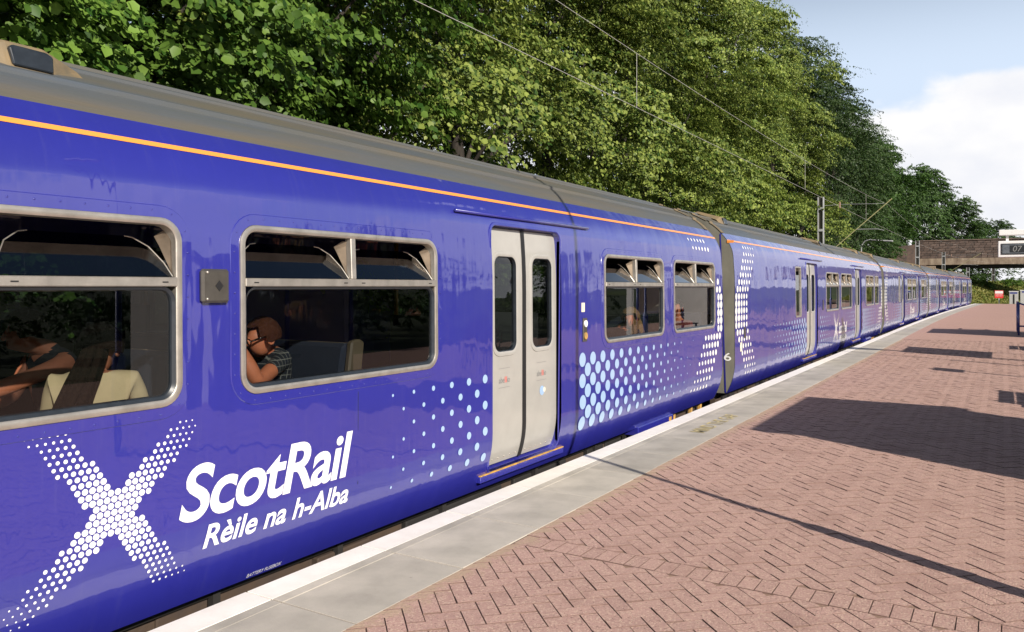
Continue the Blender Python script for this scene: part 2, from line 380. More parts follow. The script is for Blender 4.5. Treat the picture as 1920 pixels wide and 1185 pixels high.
def link(name, data, parent=None):
    o = bpy.data.objects.new(name, data); COL.objects.link(o)
    if parent is not None: o.parent = parent
    return o
def tag(o, label=None, cat=None, group=None, kind=None):
    if label: o['label'] = label
    if cat: o['category'] = cat
    if group: o['group'] = group
    if kind: o['kind'] = kind
    return o
def empty(name, loc, rz=0, label=None, cat=None, group=None):
    o = bpy.data.objects.new(name, None); COL.objects.link(o)
    o.location = loc; o.rotation_euler = (0, 0, rz); o.empty_display_size = 0.2
    return tag(o, label, cat, group)
KIDS = {}
def copy_tree(o, parent=None):
    c = o.copy(); COL.objects.link(c)
    c.parent = parent
    if o not in KIDS: KIDS[o] = list(o.children)
    for ch in KIDS[o]: copy_tree(ch, c)
    return c
def smooth_angle(me, ang=40):
    me.polygons.foreach_set('use_smooth', [True]*len(me.polygons))
    try: me.set_sharp_from_angle(angle=R(ang))
    except Exception: pass

def bend(y):
    """sideways drift of the line (to the right) along the straight"""
    return 0.0004*max(0, y-32)**2 + 0.0035*max(0, y-88)**2

# ------------------------------------------------------------------ ground, track, embankments
def strip_sheet(name, xs_fn, ys, m, kind='structure', smooth=False):
    """xs_fn(y) -> list of (x, z); a sheet lofted along ys"""
    b = MB(); n = None; vs = []; fs = []
    for i, y in enumerate(ys):
        row = xs_fn(y); n = len(row)
        vs += [(x, y, z) for x, z in row]
        if i:
            for k in range(n-1):
                a = (i-1)*n + k
                fs.append((a, a+1, a+1+n, a+n))
    b.add(vs, fs)
    o = b.build(name, m, None, smooth)
    return tag(o, kind=kind)

YS = [-40, -20, -10, 0, 10, 20, 30, 40, 50, 60, 70, 80, 88, 94, 100, 106, 112, 118, 124, 130, 138, 146, 155, 165]
strip_sheet('ground', lambda y: [(-900, -1.4), (-30, -1.4), (30, -1.4), (900, -1.4)], [-600, -100, 0, 200, 1500], 'soil_green')
strip_sheet('track_bed', lambda y: [(-8.2+bend(y), -1.36), (-7.4+bend(y), -1.1), (-3.2+bend(y), -1.1), (-2.6+bend(y) + (4.5 if y > 92 else 0), -1.36 if y < 92 else -1.1)], YS, 'ballast')
def bank(y):
    d = bend(y); h = 4.5
    return [(-8.0+d, -1.3), (-9.5+d, -0.3), (-12+d*0.8, 1.2), (-16, 3.2), (-22, h), (-60, h+1)]
strip_sheet('embankment', bank, [-60]+YS+[200, 260], 'soil_green', smooth=True)
for gx in (-5.62, -4.18):
    b = MB()
    pts = [(gx+bend(y), y) for y in YS]
    vs = []; fs = []
    for i, (x, y) in enumerate(pts):
        vs += [(x-.035, y, -1.0), (x-.035, y, -.93), (x+.035, y, -.93), (x+.035, y, -1.0)]
        if i:
            for k in range(3): fs.append(((i-1)*4+k, (i-1)*4+k+1, i*4+k+1, i*4+k))
    b.add(vs, fs); tag(b.build('rail', 'rail_steel'), kind='structure')

# ------------------------------------------------------------------ platform
XE = -3.388                         # platform edge
plat = empty('platform', (0, 0, -1.3)); tag(plat, kind='structure')
PZ = 1.3
def plat_part(o): o.location.z += PZ; return o
PLY = [y for y in YS if -20 <= y <= 80] + [86]
for nm, m_, row_fn in (('platform_base', 'joint_sand', lambda d: [(-2.615+d, -0.3), (-2.615+d, -0.011), (6.0, -0.011), (6.4, -1.3)]),
                       ('platform_kerb_base', 'platform_wall', lambda d: [(XE+0.10+d, -1.3), (XE+0.10+d, -0.010), (-2.617+d, -0.0102), (-2.617+d, -0.4)])):
    b = MB(); vs = []; fs = []
    for i, y in enumerate(PLY):
        row = row_fn(bend(y)); n = len(row)
        vs += [(x, y, z) for x, z in row]
        if i:
            for k in range(n-1): a = (i-1)*n+k; fs.append((a, a+1, a+1+n, a+n))
    fs.append(tuple(range(n-1, -1, -1))); fs.append(tuple(range((len(PLY)-1)*n, len(PLY)*n)))
    plat_part(b.add(vs, fs, 0).build(nm, m_, plat))
# ramp down at the far end
d = bend(86)
b = MB().extrude([(XE+.1+d, 86.0, -1.3), (XE+.1+d, 86.0, -.02), (XE+.4+d, 93, -1.3)], (9, 0, 0))
plat_part(b.build('platform_ramp', 'coping_concrete', plat))

def slab_mesh(x0, x1, ln, th, bev, m):
    return MB().box(x0, x1, 0.005, ln-0.005, -th, 0).mesh('slab', m, bevel=bev*.25)
SL = 0.88
wm = slab_mesh(XE, -3.196, SL, 0.11, 0.006, 'edge_white')
sm = slab_mesh(-3.193, -3.121, SL, 0.06, 0.004, 'coping_concrete')
cm = slab_mesh(-3.117, -2.621, SL, 0.06, 0.004, 'coping_concrete')
y = 3.735 - 5*SL
while y < 86:
    dd = bend(y)
    for nm, me in (('edge_slab', wm), ('nose_strip', sm), ('coping_slab', cm)):
        o = link(nm, me, plat); o.location = (dd, y, PZ - .004 + random.uniform(-.0012, .0012)); o.rotation_euler.z = -math.atan(bend(y+.88)-dd)/1.0 if dd else 0
    y += SL

# herringbone brick paving with one soldier course across
BW, BL, GAP = 0.093, 0.186, 0.0045
BAND0, BAND1 = 4.265, 4.455
X0, X1, Y0, Y1 = -2.622, 3.0, 0.6, 27.0
def clip(poly, f):
    out = []
    for i in range(len(poly)):
        a, c = poly[i], poly[(i+1) % len(poly)]
        fa, fc = f(a), f(c)
        if fa >= 0: out.append(a)
        if (fa >= 0) != (fc >= 0):
            t = fa/(fa-fc); out.append((a[0]+(c[0]-a[0])*t, a[1]+(c[1]-a[1])*t))
    return out
def area(p): return 0.5*sum(p[i][0]*p[(i+1) % len(p)][1]-p[(i+1) % len(p)][0]*p[i][1] for i in range(len(p)))
whole, cut = [], []
C45 = math.sqrt(0.5)
def rot45(u, v): return (u*C45 - v*C45, u*C45 + v*C45)
ORX, ORY = 0.013, 4.36
rng_h = int(30/BW)
for k in range(-rng_h, rng_h):
    for mI in range(-rng_h//4-2, rng_h//4+3):
        for kind in (0, 1):
            if kind == 0: u0, v0, u1, v1 = (k+4*mI), k, (k+4*mI)+2, k+1
            else: u0, v0, u1, v1 = (k+3+4*mI), k, (k+3+4*mI)+1, k+2
            cu, cv = (u0+u1)/2*BW, (v0+v1)/2*BW
            cx, cy = rot45(cu, cv); cx += ORX; cy += ORY
            if not (X0-.2 < cx < X1+.1 and Y0 < cy < Y1): continue
            g = GAP/2
            poly = [rot45(u*BW+su*g, v*BW+sv*g) for u, v, su, sv in ((u0,v0,1,1),(u1,v0,-1,1),(u1,v1,-1,-1),(u0,v1,1,-1))]
            poly = [(p[0]+ORX, p[1]+ORY) for p in poly]
            def inside(p): return min(p[0]-(X0+.004), min(99, X1-p[0]))
            if all(p[0] > X0+.004 for p in poly) and (all(p[1] < BAND0-.003 for p in poly) or all(p[1] > BAND1+.003 for p in poly)):
                whole.append((cx, cy, R(45) if kind == 0 else R(135)))
            else:
                q = clip(poly, lambda p: p[0]-(X0+.004))
                if len(q) < 3: continue
                for part in (clip(q, lambda p: (BAND0-.003)-p[1]), clip(q, lambda p: p[1]-(BAND1+.003))):
                    if len(part) >= 3 and abs(area(part)) > 0.0012: cut.append(part)
x = X0+.06
band = []
while x < X1:
    band.append((x, (BAND0+BAND1)/2, R(90))); x += BW
def brick_geo(poly, z=0.0, ch=0.0016, depth=0.03, tx=0, ty=0):
    c = (sum(p[0] for p in poly)/len(poly), sum(p[1] for p in poly)/len(poly)); n = len(poly)
    top = []
    for p in poly:
        dx, dy = c[0]-p[0], c[1]-p[1]; L = math.hypot(dx, dy) or 1
        top.append((p[0]+dx/L*ch*1.4, p[1]+dy/L*ch*1.4))
    zz = lambda p: z + tx*(p[0]-c[0]) + ty*(p[1]-c[1])
    vs = [(*p, zz(p)) for p in top] + [(*p, zz(p)-ch*.8) for p in poly] + [(*p, -depth) for p in poly]
    top_f, side_f = [tuple(range(n))], []
    for k in range(n):
        k2 = (k+1) % n
        side_f += [(n+k, n+k2, k2, k), (2*n+k, 2*n+k2, n+k2, n+k)]
    return vs, top_f, side_f
def add_brick(b, *a, **kw):
    v, tf, sf = brick_geo(*a, **kw)
    o0 = len(b.v); b.add(v, tf, 0)
    for q in sf: b.f.append(tuple(i+o0 for i in q)); b.m.append(1)
    return b
hb, hw = BL/2-GAP/2, BW/2-GAP/2
bm0 = add_brick(MB(), [(-hb,-hw),(hb,-hw),(hb,hw),(-hb,hw)]).mesh('brick', ['brick_red', 'brick_side'])
def in_view(cx, cy):
    dep = cy*.8525 - cx*.5228; rt = cx*.8525 + cy*.5228
    if dep < .5: return None
    u, v = rt/dep*1500+960, 537+1600*1.5/dep
    return dep if (-40 < u < 1960 and v < 1215) else None
ranked = sorted([(in_view(c[0], c[1]), c) for c in whole+band if in_view(c[0], c[1])], key=lambda t: t[0])
first = set(c for _, c in ranked[:290])
for c in first:
    o = link('brick', bm0, plat)
    o.location = (c[0], c[1], PZ - 0.004 + random.uniform(-.003, .0018)); o.rotation_euler = (random.gauss(0, .008), random.gauss(0, .008), c[2] + random.gauss(0, .006))
rest = MB()
for c in whole+band:
    if c in first: continue
    ca, sa = math.cos(c[2]), math.sin(c[2])
    poly = [(c[0]+ca*u-sa*v, c[1]+sa*u+ca*v) for u, v in ((-hb,-hw),(hb,-hw),(hb,hw),(-hb,hw))]
    add_brick(rest, poly, -0.004+random.uniform(-.003, .0018), tx=random.gauss(0, .008), ty=random.gauss(0, .008))
for p in cut:
    if area(p) < 0: p = p[::-1]
    add_brick(rest, p, -0.0045+random.uniform(-.002, .0015))
o = rest.build('brick_paving', ['brick_red', 'brick_side'], plat); plat_part(o); tag(o, kind='stuff')
# paving too far off to tell the bricks apart
b = MB(); vs = []; fs = []
fy = [27.0, 32, 40, 50, 60, 70, 80, 86]
for i, y in enumerate(fy):
    vs += [(X0+bend(y), y, -.004), (6.0, y, -.004)]
    if i: a = 2*(i-1); fs.append((a, a+1, a+3, a+2))
vs += [(3.0, 0.6, -.004), (6.0, 0.6, -.004), (6.0, 27, -.004), (3.0, 27, -.004)]; a = len(vs)-4; fs.append((a, a+1, a+2, a+3))
vs += [(X0, -20, -.004), (6.0, -20, -.004), (6.0, 0.55, -.004), (X0, 0.55, -.004)]; a = len(vs)-4; fs.append((a, a+1, a+2, a+3))
b.add(vs, fs)
def far_brick():
    m = mat('brick_far', (0.47, 0.298, 0.252), rough=0.9, spec=0.2)
    N, L = m.node_tree.nodes, m.node_tree.links
    bt = N.new('ShaderNodeTexBrick'); ge = N.new('ShaderNodeNewGeometry'); mp = N.new('ShaderNodeMapping')
    mp.inputs['Rotation'].default_value = (0, 0, R(45))
    L.new(ge.outputs['Position'], mp.inputs[0]); L.new(mp.outputs[0], bt.inputs['Vector'])
    bt.inputs['Color1'].default_value = (0.47, 0.298, 0.252, 1); bt.inputs['Color2'].default_value = (0.44, 0.278, 0.237, 1); bt.inputs['Mortar'].default_value = (0.33, 0.20, 0.16, 1)
    bt.inputs['Scale'].default_value = 1; bt.inputs['Brick Width'].default_value = 0.186; bt.inputs['Row Height'].default_value = 0.093; bt.inputs['Mortar Size'].default_value = 0.004
    L.new(bt.outputs[0], N['Principled BSDF'].inputs['Base Color'])
    speckle(m, 130, 0.56, (0.52, 0.36, 0.24), 0.6); speckle(m, 95, 0.63, (0.11, 0.06, 0.05), 0.6)
far_brick()
o = b.build('paving_sheet', 'brick_far', plat); plat_part(o)

# ------------------------------------------------------------------ lettering
def text_mesh(s, size, shear=0.0, weight=0.0, space=1.0):
    cu = bpy.data.curves.new('lettering', 'FONT')
    cu.body = s; cu.size = size; cu.shear = shear; cu.offset = weight; cu.space_character = space; cu.resolution_u = 6
    o = bpy.data.objects.new('lettering', cu); COL.objects.link(o)
    dg = bpy.context.evaluated_depsgraph_get()
    me = bpy.data.meshes.new_from_object(o.evaluated_get(dg))
    bpy.data.objects.remove(o)
    n = len(me.vertices); co = np.empty(n*3); me.vertices.foreach_get('co', co); co = co.reshape(-1, 3)
    faces = [tuple(p.vertices) for p in me.polygons]
    return co[:, :2].copy(), faces
def fit_text(s, u0, u1, v0, vcap, shear=0, weight=0.0, space=1.0):
    """letters stretched so the line spans u0..u1 and its capitals v0..vcap"""
    co, f = text_mesh(s, 1.0, shear, weight, space)
    lo, hi = co.min(0), co.max(0)
    cap, _ = text_mesh('R', 1.0, 0, weight)
    c0, c1 = cap[:, 1].min(), cap[:, 1].max()
    out = np.empty_like(co)
    out[:, 0] = u0 + (co[:, 0]-lo[0])/(hi[0]-lo[0])*(u1-u0)
    out[:, 1] = v0 + (co[:, 1]-c0)/(c1-c0)*(vcap-v0)
    return out, f

b = MB()
co, f = fit_text('MIND THE GAP', 8.55, 9.95, 0, 0.17, weight=0.01)
b.add([(-2.78-v, u, .001) for u, v in co], f)
o = b.build('floor_lettering', 'faded_yellow', plat); plat_part(o)

# ------------------------------------------------------------------ train
CL = 17.56                           # carriage body length
def prof(z): return 0.6*max(0, .42-z)**2 + 0.09*max(0, z-1.55)**2 + 1.2*max(0, z-2.08)**2
def dprof(z): return -1.2*max(0, .42-z) + 0.18*max(0, z-1.55) + 2.4*max(0, z-2.08)
def S(y, z, off=0.0):
    p = dprof(z); L = math.hypot(1, p)
    return (-prof(z) + off/L, y, z + off*p/L)
ZL = [-.03, 0, .03, .07, .11, .15, .2, .25, .3, .36, .42, .9, 1.55, 1.70, 1.85, 2.0, 2.08, 2.13, 2.18, 2.23, 2.28, 2.33, 2.38]
def rr(y0, y1, z0, z1, r, n=7, g=0.0):
    y0 -= g; y1 += g; z0 -= g; z1 += g; r = max(.004, r+g)
    out = []
    for cy, cz, a0 in ((y1-r, z0+r, -90), (y1-r, z1-r, 0), (y0+r, z1-r, 90), (y0+r, z0+r, 180)):
        for k in range(n+1):
            a = R(a0 + 90*k/n); out.append((cy+r*math.cos(a), cz+r*math.sin(a)))
    return out
def pip(p, poly):
    x, y = p; c = False; j = len(poly)-1
    for i in range(len(poly)):
        xi, yi = poly[i]; xj, yj = poly[j]
        if (yi > y) != (yj > y) and x < (xj-xi)*(y-yi)/(yj-yi)+xi: c = not c
        j = i
    return c
def panel(name, outer, holes, off, m, parent, mirror=False, rim=0.0, zl=ZL):
    pts, edges = [], []
    def loop(l):
        s0 = len(pts); pts.extend(Vector(p) for p in l)
        edges.extend((s0+i, s0+(i+1) % len(l)) for i in range(len(l)))
    loop(outer)
    for h in holes: loop(h)
    ys = [p[0] for p in outer]; zs = [p[1] for p in outer]
    for z in zl:
        if min(zs) < z < max(zs):
            pts.append(Vector((min(ys), z))); pts.append(Vector((max(ys), z))); edges.append((len(pts)-2, len(pts)-1))
    v, e, f, *_ = delaunay_2d_cdt(pts, edges, [], 0, 1e-6)
    faces = []
    for t in f:
        c = sum((v[i] for i in t), Vector((0, 0)))/3
        if not pip(c, outer) or any(pip(c, h) for h in holes): continue
        faces.append(tuple(t))
    V = [S(p.x, p.y, off) for p in v]
    Nn = [Vector((1, 0, dprof(p.y))).normalized() for p in v]
    # rims: folded edges round the outline and the holes
    if rim:
        for l in [outer]+list(holes):
            s0 = len(V)
            cy = sum(p[0] for p in l)/len(l); cz = sum(p[1] for p in l)/len(l)
            sg = 1 if l is outer else -1
            for p in l:
                d = Vector((0, p[0]-cy, p[1]-cz)).normalized()*sg
                V.append(S(p[0], p[1], off)); V.append(S(p[0], p[1], off-rim)); Nn += [d, d]
            n = len(l)
            for i in range(n):
                a, c = s0+2*i, s0+2*((i+1) % n); q = (a, c, c+1, a+1)
                faces.append(q if sg < 0 else q[::-1])
    if mirror:
        V = [(-2.8-p[0], p[1], p[2]) for p in V]; Nn = [Vector((-n.x, n.y, n.z)) for n in Nn]; faces = [t[::-1] for t in faces]
    me = bpy.data.meshes.new(name); me.from_pydata(V, [], faces); me.materials.append(M[m])
    bad = 0
    me.update()
    flip = []
    for p in me.polygons:
        if len(p.vertices) == 3 and (p.normal.x < 0) != mirror: flip.append(p.index)
    if flip:
        bm = bmesh.new(); bm.from_mesh(me); bm.faces.ensure_lookup_table()
        bmesh.ops.reverse_faces(bm, faces=[bm.faces[i] for i in flip]); bm.to_mesh(me); bm.free()
    me.polygons.foreach_set('use_smooth', [True]*len(me.polygons))
    me.normals_split_custom_set_from_vertices([tuple(n) for n in Nn])
    return link(name, me, parent)
def ring(name, box, r, profile, m, parent, n=7, smooth=True):
    """sweep of a section round a rounded rectangle on the body side; profile: list of (grow, off)"""
    y0, y1, z0, z1 = box
    V, F = [], []; cnt = None
    for g, off in profile:
        l = rr(y0, y1, z0, z1, r, n, g); cnt = len(l)
        V += [S(p[0], p[1], off) for p in l]
    for i in range(len(profile)-1):
        for k in range(cnt):
            k2 = (k+1) % cnt
            F.append((i*cnt+k, i*cnt+k2, (i+1)*cnt+k2, (i+1)*cnt+k))
    me = bpy.data.meshes.new(name); me.from_pydata(V, [], F); me.materials.append(M[m])
    bm = bmesh.new(); bm.from_mesh(me); bmesh.ops.recalc_face_normals(bm, faces=bm.faces)
    bm.to_mesh(me); bm.free()
    smooth_angle(me, 35)
    return link(name, me, parent)
def decal_discs(name, discs, off, m, parent, n=20):
    b = MB()
    for (y, z, r) in discs:
        nn = n if r > .03 else 12
        b.add([S(y+r*math.cos(2*math.pi*k/nn), z+r*math.sin(2*math.pi*k/nn), off) for k in range(nn)], [tuple(range(nn))])
    me = bpy.data.meshes.new(name); me.from_pydata(b.v, [], b.f); me.materials.append(M[m])
    return link(name, me, parent)
DISC = {}
def single_dots(name, discs, off, m, parent):
    if m not in DISC:
        nn = 24
        me = bpy.data.meshes.new('dot'); me.from_pydata([(0, math.cos(2*math.pi*k/nn), math.sin(2*math.pi*k/nn)) for k in range(nn)], [], [tuple(range(nn))]); me.materials.append(M[m]); DISC[m] = me
    for (y, z, r) in discs:
        o = link(name, DISC[m], parent); o.location = S(y, z, off+.0006+.65*r*r*(z < .48)); o.scale = (r, r, r)
        o.rotation_euler = (0, -math.atan(dprof(z)), 0)
def decal_text(name, s, y0, y1, z0, z1, m, parent, off=.003, shear=0, weight=0.0, space=1.0):
    co, f = fit_text(s, y0, y1, z0, z1, shear, weight, space)
    me = bpy.data.meshes.new(name); me.from_pydata([(0, u, v) for u, v in co], [], f)
    bm = bmesh.new(); bm.from_mesh(me)
    bmesh.ops.remove_doubles(bm, verts=bm.verts, dist=1e-6)
    lo, hi = co[:, 1].min(), co[:, 1].max(); n = 1+int((hi-lo)/.022)
    for k in range(1, n):                       # cut the letters into bands so that they follow the curved side
        bmesh.ops.bisect_plane(bm, geom=bm.verts[:]+bm.edges[:]+bm.faces[:], plane_co=(0, 0, lo+(hi-lo)*k/n), plane_no=(0, 0, 1))
    for v in bm.verts: v.co = S(v.co.y, v.co.z, off)
    bm.to_mesh(me); bm.free()
    me.materials.append(M[m])
    return link(name, me, parent)

WZ0, WZ1, TZ0, TZ1 = 1.011, 1.936, 1.600, 1.645
def window(root, y0, y1, detail=True, open_hopper=True):
    box = (y0, y1, WZ0, WZ1)
    w = ring('window', box, .115, [(0, -.025), (0, .012), (-.006, .014), (-.028, .014), (-.034, .010), (-.034, -.045)], 'aluminium', root)
    if detail:
        ring('window_surround', box, .115, [(.062, .0005), (.058, .005), (.002, .005), (.0, .0)], 'blue_paint', w)
        b = MB()
        l = rr(y0, y1, WZ0, WZ1, .115, 7, .036)
        # rivets at even spacing round the surround
        per = [(l[i], l[(i+1) % len(l)]) for i in range(len(l))]
        acc = 0
        for a, c in per:
            L = math.hypot(c[0]-a[0], c[1]-a[1]); t = (0.11-acc % 0.11) if acc % 0.11 else 0
            while t < L:
                p = (a[0]+(c[0]-a[0])*t/L, a[1]+(c[1]-a[1])*t/L)
                q = S(p[0], p[1], .0045)
                b.sphere(q, (.0035, .0055, .0055), 6, 4); t += .11
            acc += L
        tag(b.build('rivet', 'blue_paint', w, True), kind='stuff')
    ring('gasket', (y0+.034, y1-.034, WZ0+.034, TZ0), .08, [(0.0, .004), (-.016, -.006), (-.022, -.03)], 'gasket', w)
    # fixed lower pane
    l = rr(y0+.05, y1-.05, WZ0+.05, TZ0-.012, .07, 6)
    me = bpy.data.meshes.new('pane'); me.from_pydata([S(p[0], p[1], -.018) for p in l], [], [tuple(range(len(l)))]); me.materials.append(M['window_glass'])
    link('pane', me, w)
    b = MB().extrude([S(y0+.03, TZ0, .016), S(y1-.03, TZ0, .016), S(y1-.03, TZ1, .016), S(y0+.03, TZ1, .016)], (-.05, 0, 0))
    b.build('transom', 'aluminium', w, bevel=.004)
    ym = (y0+y1)/2
    b = MB().extrude([S(ym-.022, TZ1, .013), S(ym+.022, TZ1, .013), S(ym+.022, WZ1-.034, .013), S(ym-.022, WZ1-.034, .013)], (-.05, 0, 0))
    b.build('mullion', 'aluminium', w, bevel=.004)
    if detail:
        for yy in (y0+.10, ym-.08, ym+.08, y1-.10):
            MB().extrude([S(yy-.016, TZ0+.018, .017), S(yy+.016, TZ0+.018, .017), S(yy+.016, TZ0+.024, .017), S(yy-.016, TZ0+.024, .017)], (.0012, 0, 0)).build('drain_slot', 'rubber_black', w)
    for a, c in ((y0+.04, ym-.026), (ym+.026, y1-.04)):
        # hopper light tilted inwards about its lower edge
        zt, xt = 1.842, -.135
        def T(yy, t): return (-.012 + (xt+.012)*t, yy, TZ1+.004 + (zt-TZ1)*t)
        poly = [(a, 0), (c, 0), (c-.02, .35), (c-.07, .75), (c-.14, .97), (c-.18, 1), (a+.18, 1), (a+.14, .97), (a+.07, .75), (a+.02, .35)]
        me = bpy.data.meshes.new('hopper_pane'); me.from_pydata([T(*p) for p in poly], [], [tuple(range(len(poly)))]); me.materials.append(M['hopper_glass'])
        link('hopper_pane', me, w)
        pts = [Vector(T(*p)) for p in poly]
        MB().tube(pts[1:6], .0032, 6).build('hopper_edge', 'aluminium', w); MB().tube([pts[6]] + pts[7:] + [pts[0]], .0032, 6).build('hopper_edge', 'aluminium', w)
        # curved cheeks at both ends of the hopper
        for yy, s in ((c+.012, -1), (a-.012, 1)):
            ck = [S(yy, TZ1, -.02), S(yy, 1.885, -.02), (-.055, yy+s*.02, 1.885), (-.095, yy+s*.055, 1.85), (-.070, yy+s*.02, 1.76)]
            MB().extrude(ck, (0, s*.004, 0)).build('hopper_cheek', 'hopper_metal', w)
    return w

def door(root, y0, y1, detail=True, z0=.085, z1=2.095):
    """recessed pair of sliding leaves"""
    ym = (y0+y1)/2
    for a, c in ((y0-.02, ym-.022), (ym+.022, y1+.02)):
        wy0, wy1 = a+.115, c-.105
        if a < y0: wy0 += .01
        hole = rr(wy0, wy1, 1.05, 1.86, .085)
        lf = panel('door', rr(a, c, z0+.02, z1-.004, .02, 2), [hole], -.055, 'door_paint', root, rim=.03)
        ring('window_frame', (wy0, wy1, 1.05, 1.86), .085, [(.034, -.0545), (.030, -.047), (.010, -.045), (-.006, -.05), (-.01, -.085)], 'door_paint', lf)
        ring('gasket', (wy0, wy1, 1.05, 1.86), .085, [(.004, -.047), (-.012, -.053), (-.014, -.09)], 'gasket', lf)
        l = rr(wy0, wy1, 1.05, 1.86, .085, 6)
        me = bpy.data.meshes.new('pane'); me.from_pydata([S(p[0], p[1], -.075) for p in l], [], [tuple(range(len(l)))]); me.materials.append(M['window_glass'])
        link('pane', me, lf)
        if detail:
            yc = (a+c)/2-.01
            co, f = text_mesh('abellio', 1.0)
            x0_, x1_ = co[:, 0].min(), co[:, 0].max()
            for nm, s, m_, u0, u1 in (('lettering', 'abe', 'grey_print', -.085, .0), ('lettering', 'll', 'red_print', .006, .034), ('lettering', 'io', 'grey_print', .042, .085)):
                decal_text(nm, s, yc+u0, yc+u1, .795, .845, m_, lf, off=-.0525)
            MB().add([S(yc-.09, .755, -.0525), S(yc+.09, .755, -.0525), S(yc+.09, .7575, -.0525), S(yc-.09, .7575, -.0525)], [(0,1,2,3)]).build('print_line', 'grey_print', lf)
            MB().add([S(yc-.09, .915, -.0525), S(yc+.09, .915, -.0525), S(yc+.09, .9175, -.0525), S(yc-.09, .9175, -.0525)], [(0,1,2,3)]).build('print_line', 'grey_print', lf)
            if a > y0:
                decal_discs('sticker', [(yc+.01, .66, .043)], -.0525, 'dot_blue', lf)
                decal_discs('sticker', [(yc+.052, .665, .022)], -.0518, 'cream_label', lf)
            b = MB()
            for k in range(6):
                yy = a+.06+(c-a-.12)*k/5
                b.sphere(S(yy, .15, -.054), .007, 6, 4)
            tag(b.build('bolt', 'aluminium', lf, True), kind='stuff')
    # black seal between the leaves
    zs = [z0+.02]+[z for z in ZL if z0+.02 < z < z1]+[z1]
    b = MB(); V, F = [], []
    for i, z in enumerate(zs):
        V += [S(ym-.032, z, -.052), S(ym, z, -.043), S(ym+.032, z, -.052)]
        if i: F += [((i-1)*3, (i-1)*3+1, i*3+1, i*3), ((i-1)*3+1, (i-1)*3+2, i*3+2, i*3+1)]
    b.add(V, F).build('door_seal', 'rubber_black', root, True)
    # opening reveal
    ring('door_surround', (y0, y1, z0, z1), .075, [(.03, .0006), (.026, .008), (.006, .010), (0, .004), (0, -.13)], 'blue_paint', root)
    MB().box(-.30, -.052, y0-.10, y1+.14, z0-.062, z0-.010).build('footstep', 'blue_paint', root, bevel=.004)
    MB().box(-.100, -.050, y0-.10, y1+.14, z0-.009, z0).build('step_edge', 'yellow_paint', root)
    MB().box(-.30, -.102, y0+.005, y1-.005, z0-.009, z0+.004).build('step_plate', 'aluminium', root)
    b = MB().tube([S(y0-.48, 2.172, .018), S(y1+.62, 2.172, .018)], .0125, 8)
    b.build('gutter_rail', 'blue_paint', root, True)

def halftone_left(y_from, y_to, rmax, z0=.262, z1=.90, pitch=.1125, rmin=.011, rev=False):
    out = []; n = int(round((y_to-y_from)/pitch)); dz = .207
    for i in range(n+1):
        y = y_from+i*pitch; t = i/max(1, n)
        if rev: t = 1-t
        r = rmin+(rmax-rmin)*t**1.15
        z = z0+(dz/2 if i % 2 else 0)
        while z < z1:
            if t > .12 or random.random() < .65: out.append((y, z, r))
            z += dz
    return out
def saltire(yc, zc, sc=1.0):
    out = []; p = .0347*sc; dz = .0305*sc
    for j in range(-16, 17):
        z = zc+j*dz
        for i in range(-24, 25):
            y = yc+(i+(.5 if j % 2 else 0))*p
            u, v = (y-yc)/sc, (z-zc)/sc
            d1, d2 = abs(u+.80*v), abs(u-1.16*v)
            w = .092
            if not (d1 < w or d2 < w*1.15): continue
            if d1 >= w and (u > .45 or v > .39): continue
            if abs(v) > .42: continue
            far = math.hypot(u, v)
            r = .0156*max(.22, 1-1.85*max(0, far-.15))*sc
            out.append((y, z, r))
    return out
def end_wave(near, ln=CL):
    """white halftone saltire that runs over the gap between two carriages"""
    out = []; zc = 1.22
    for j in range(-9, 10):
        z = zc+j*.112
        if not .1 < z < 2.26: continue
        dist = abs(z-zc)
        start = max(0.0, (dist-.25)*.80)
        for i in range(5 if near else 6):
            pt = .145 if near else .128
            y = .075+start+i*pt
            r = .061*max(.28, 1-dist*.55)*(1-.06*i)
            if not near and .90 < z < 2.05 and y+r > .33: continue
            out.append((y if near else ln-y, z, r))
    return out

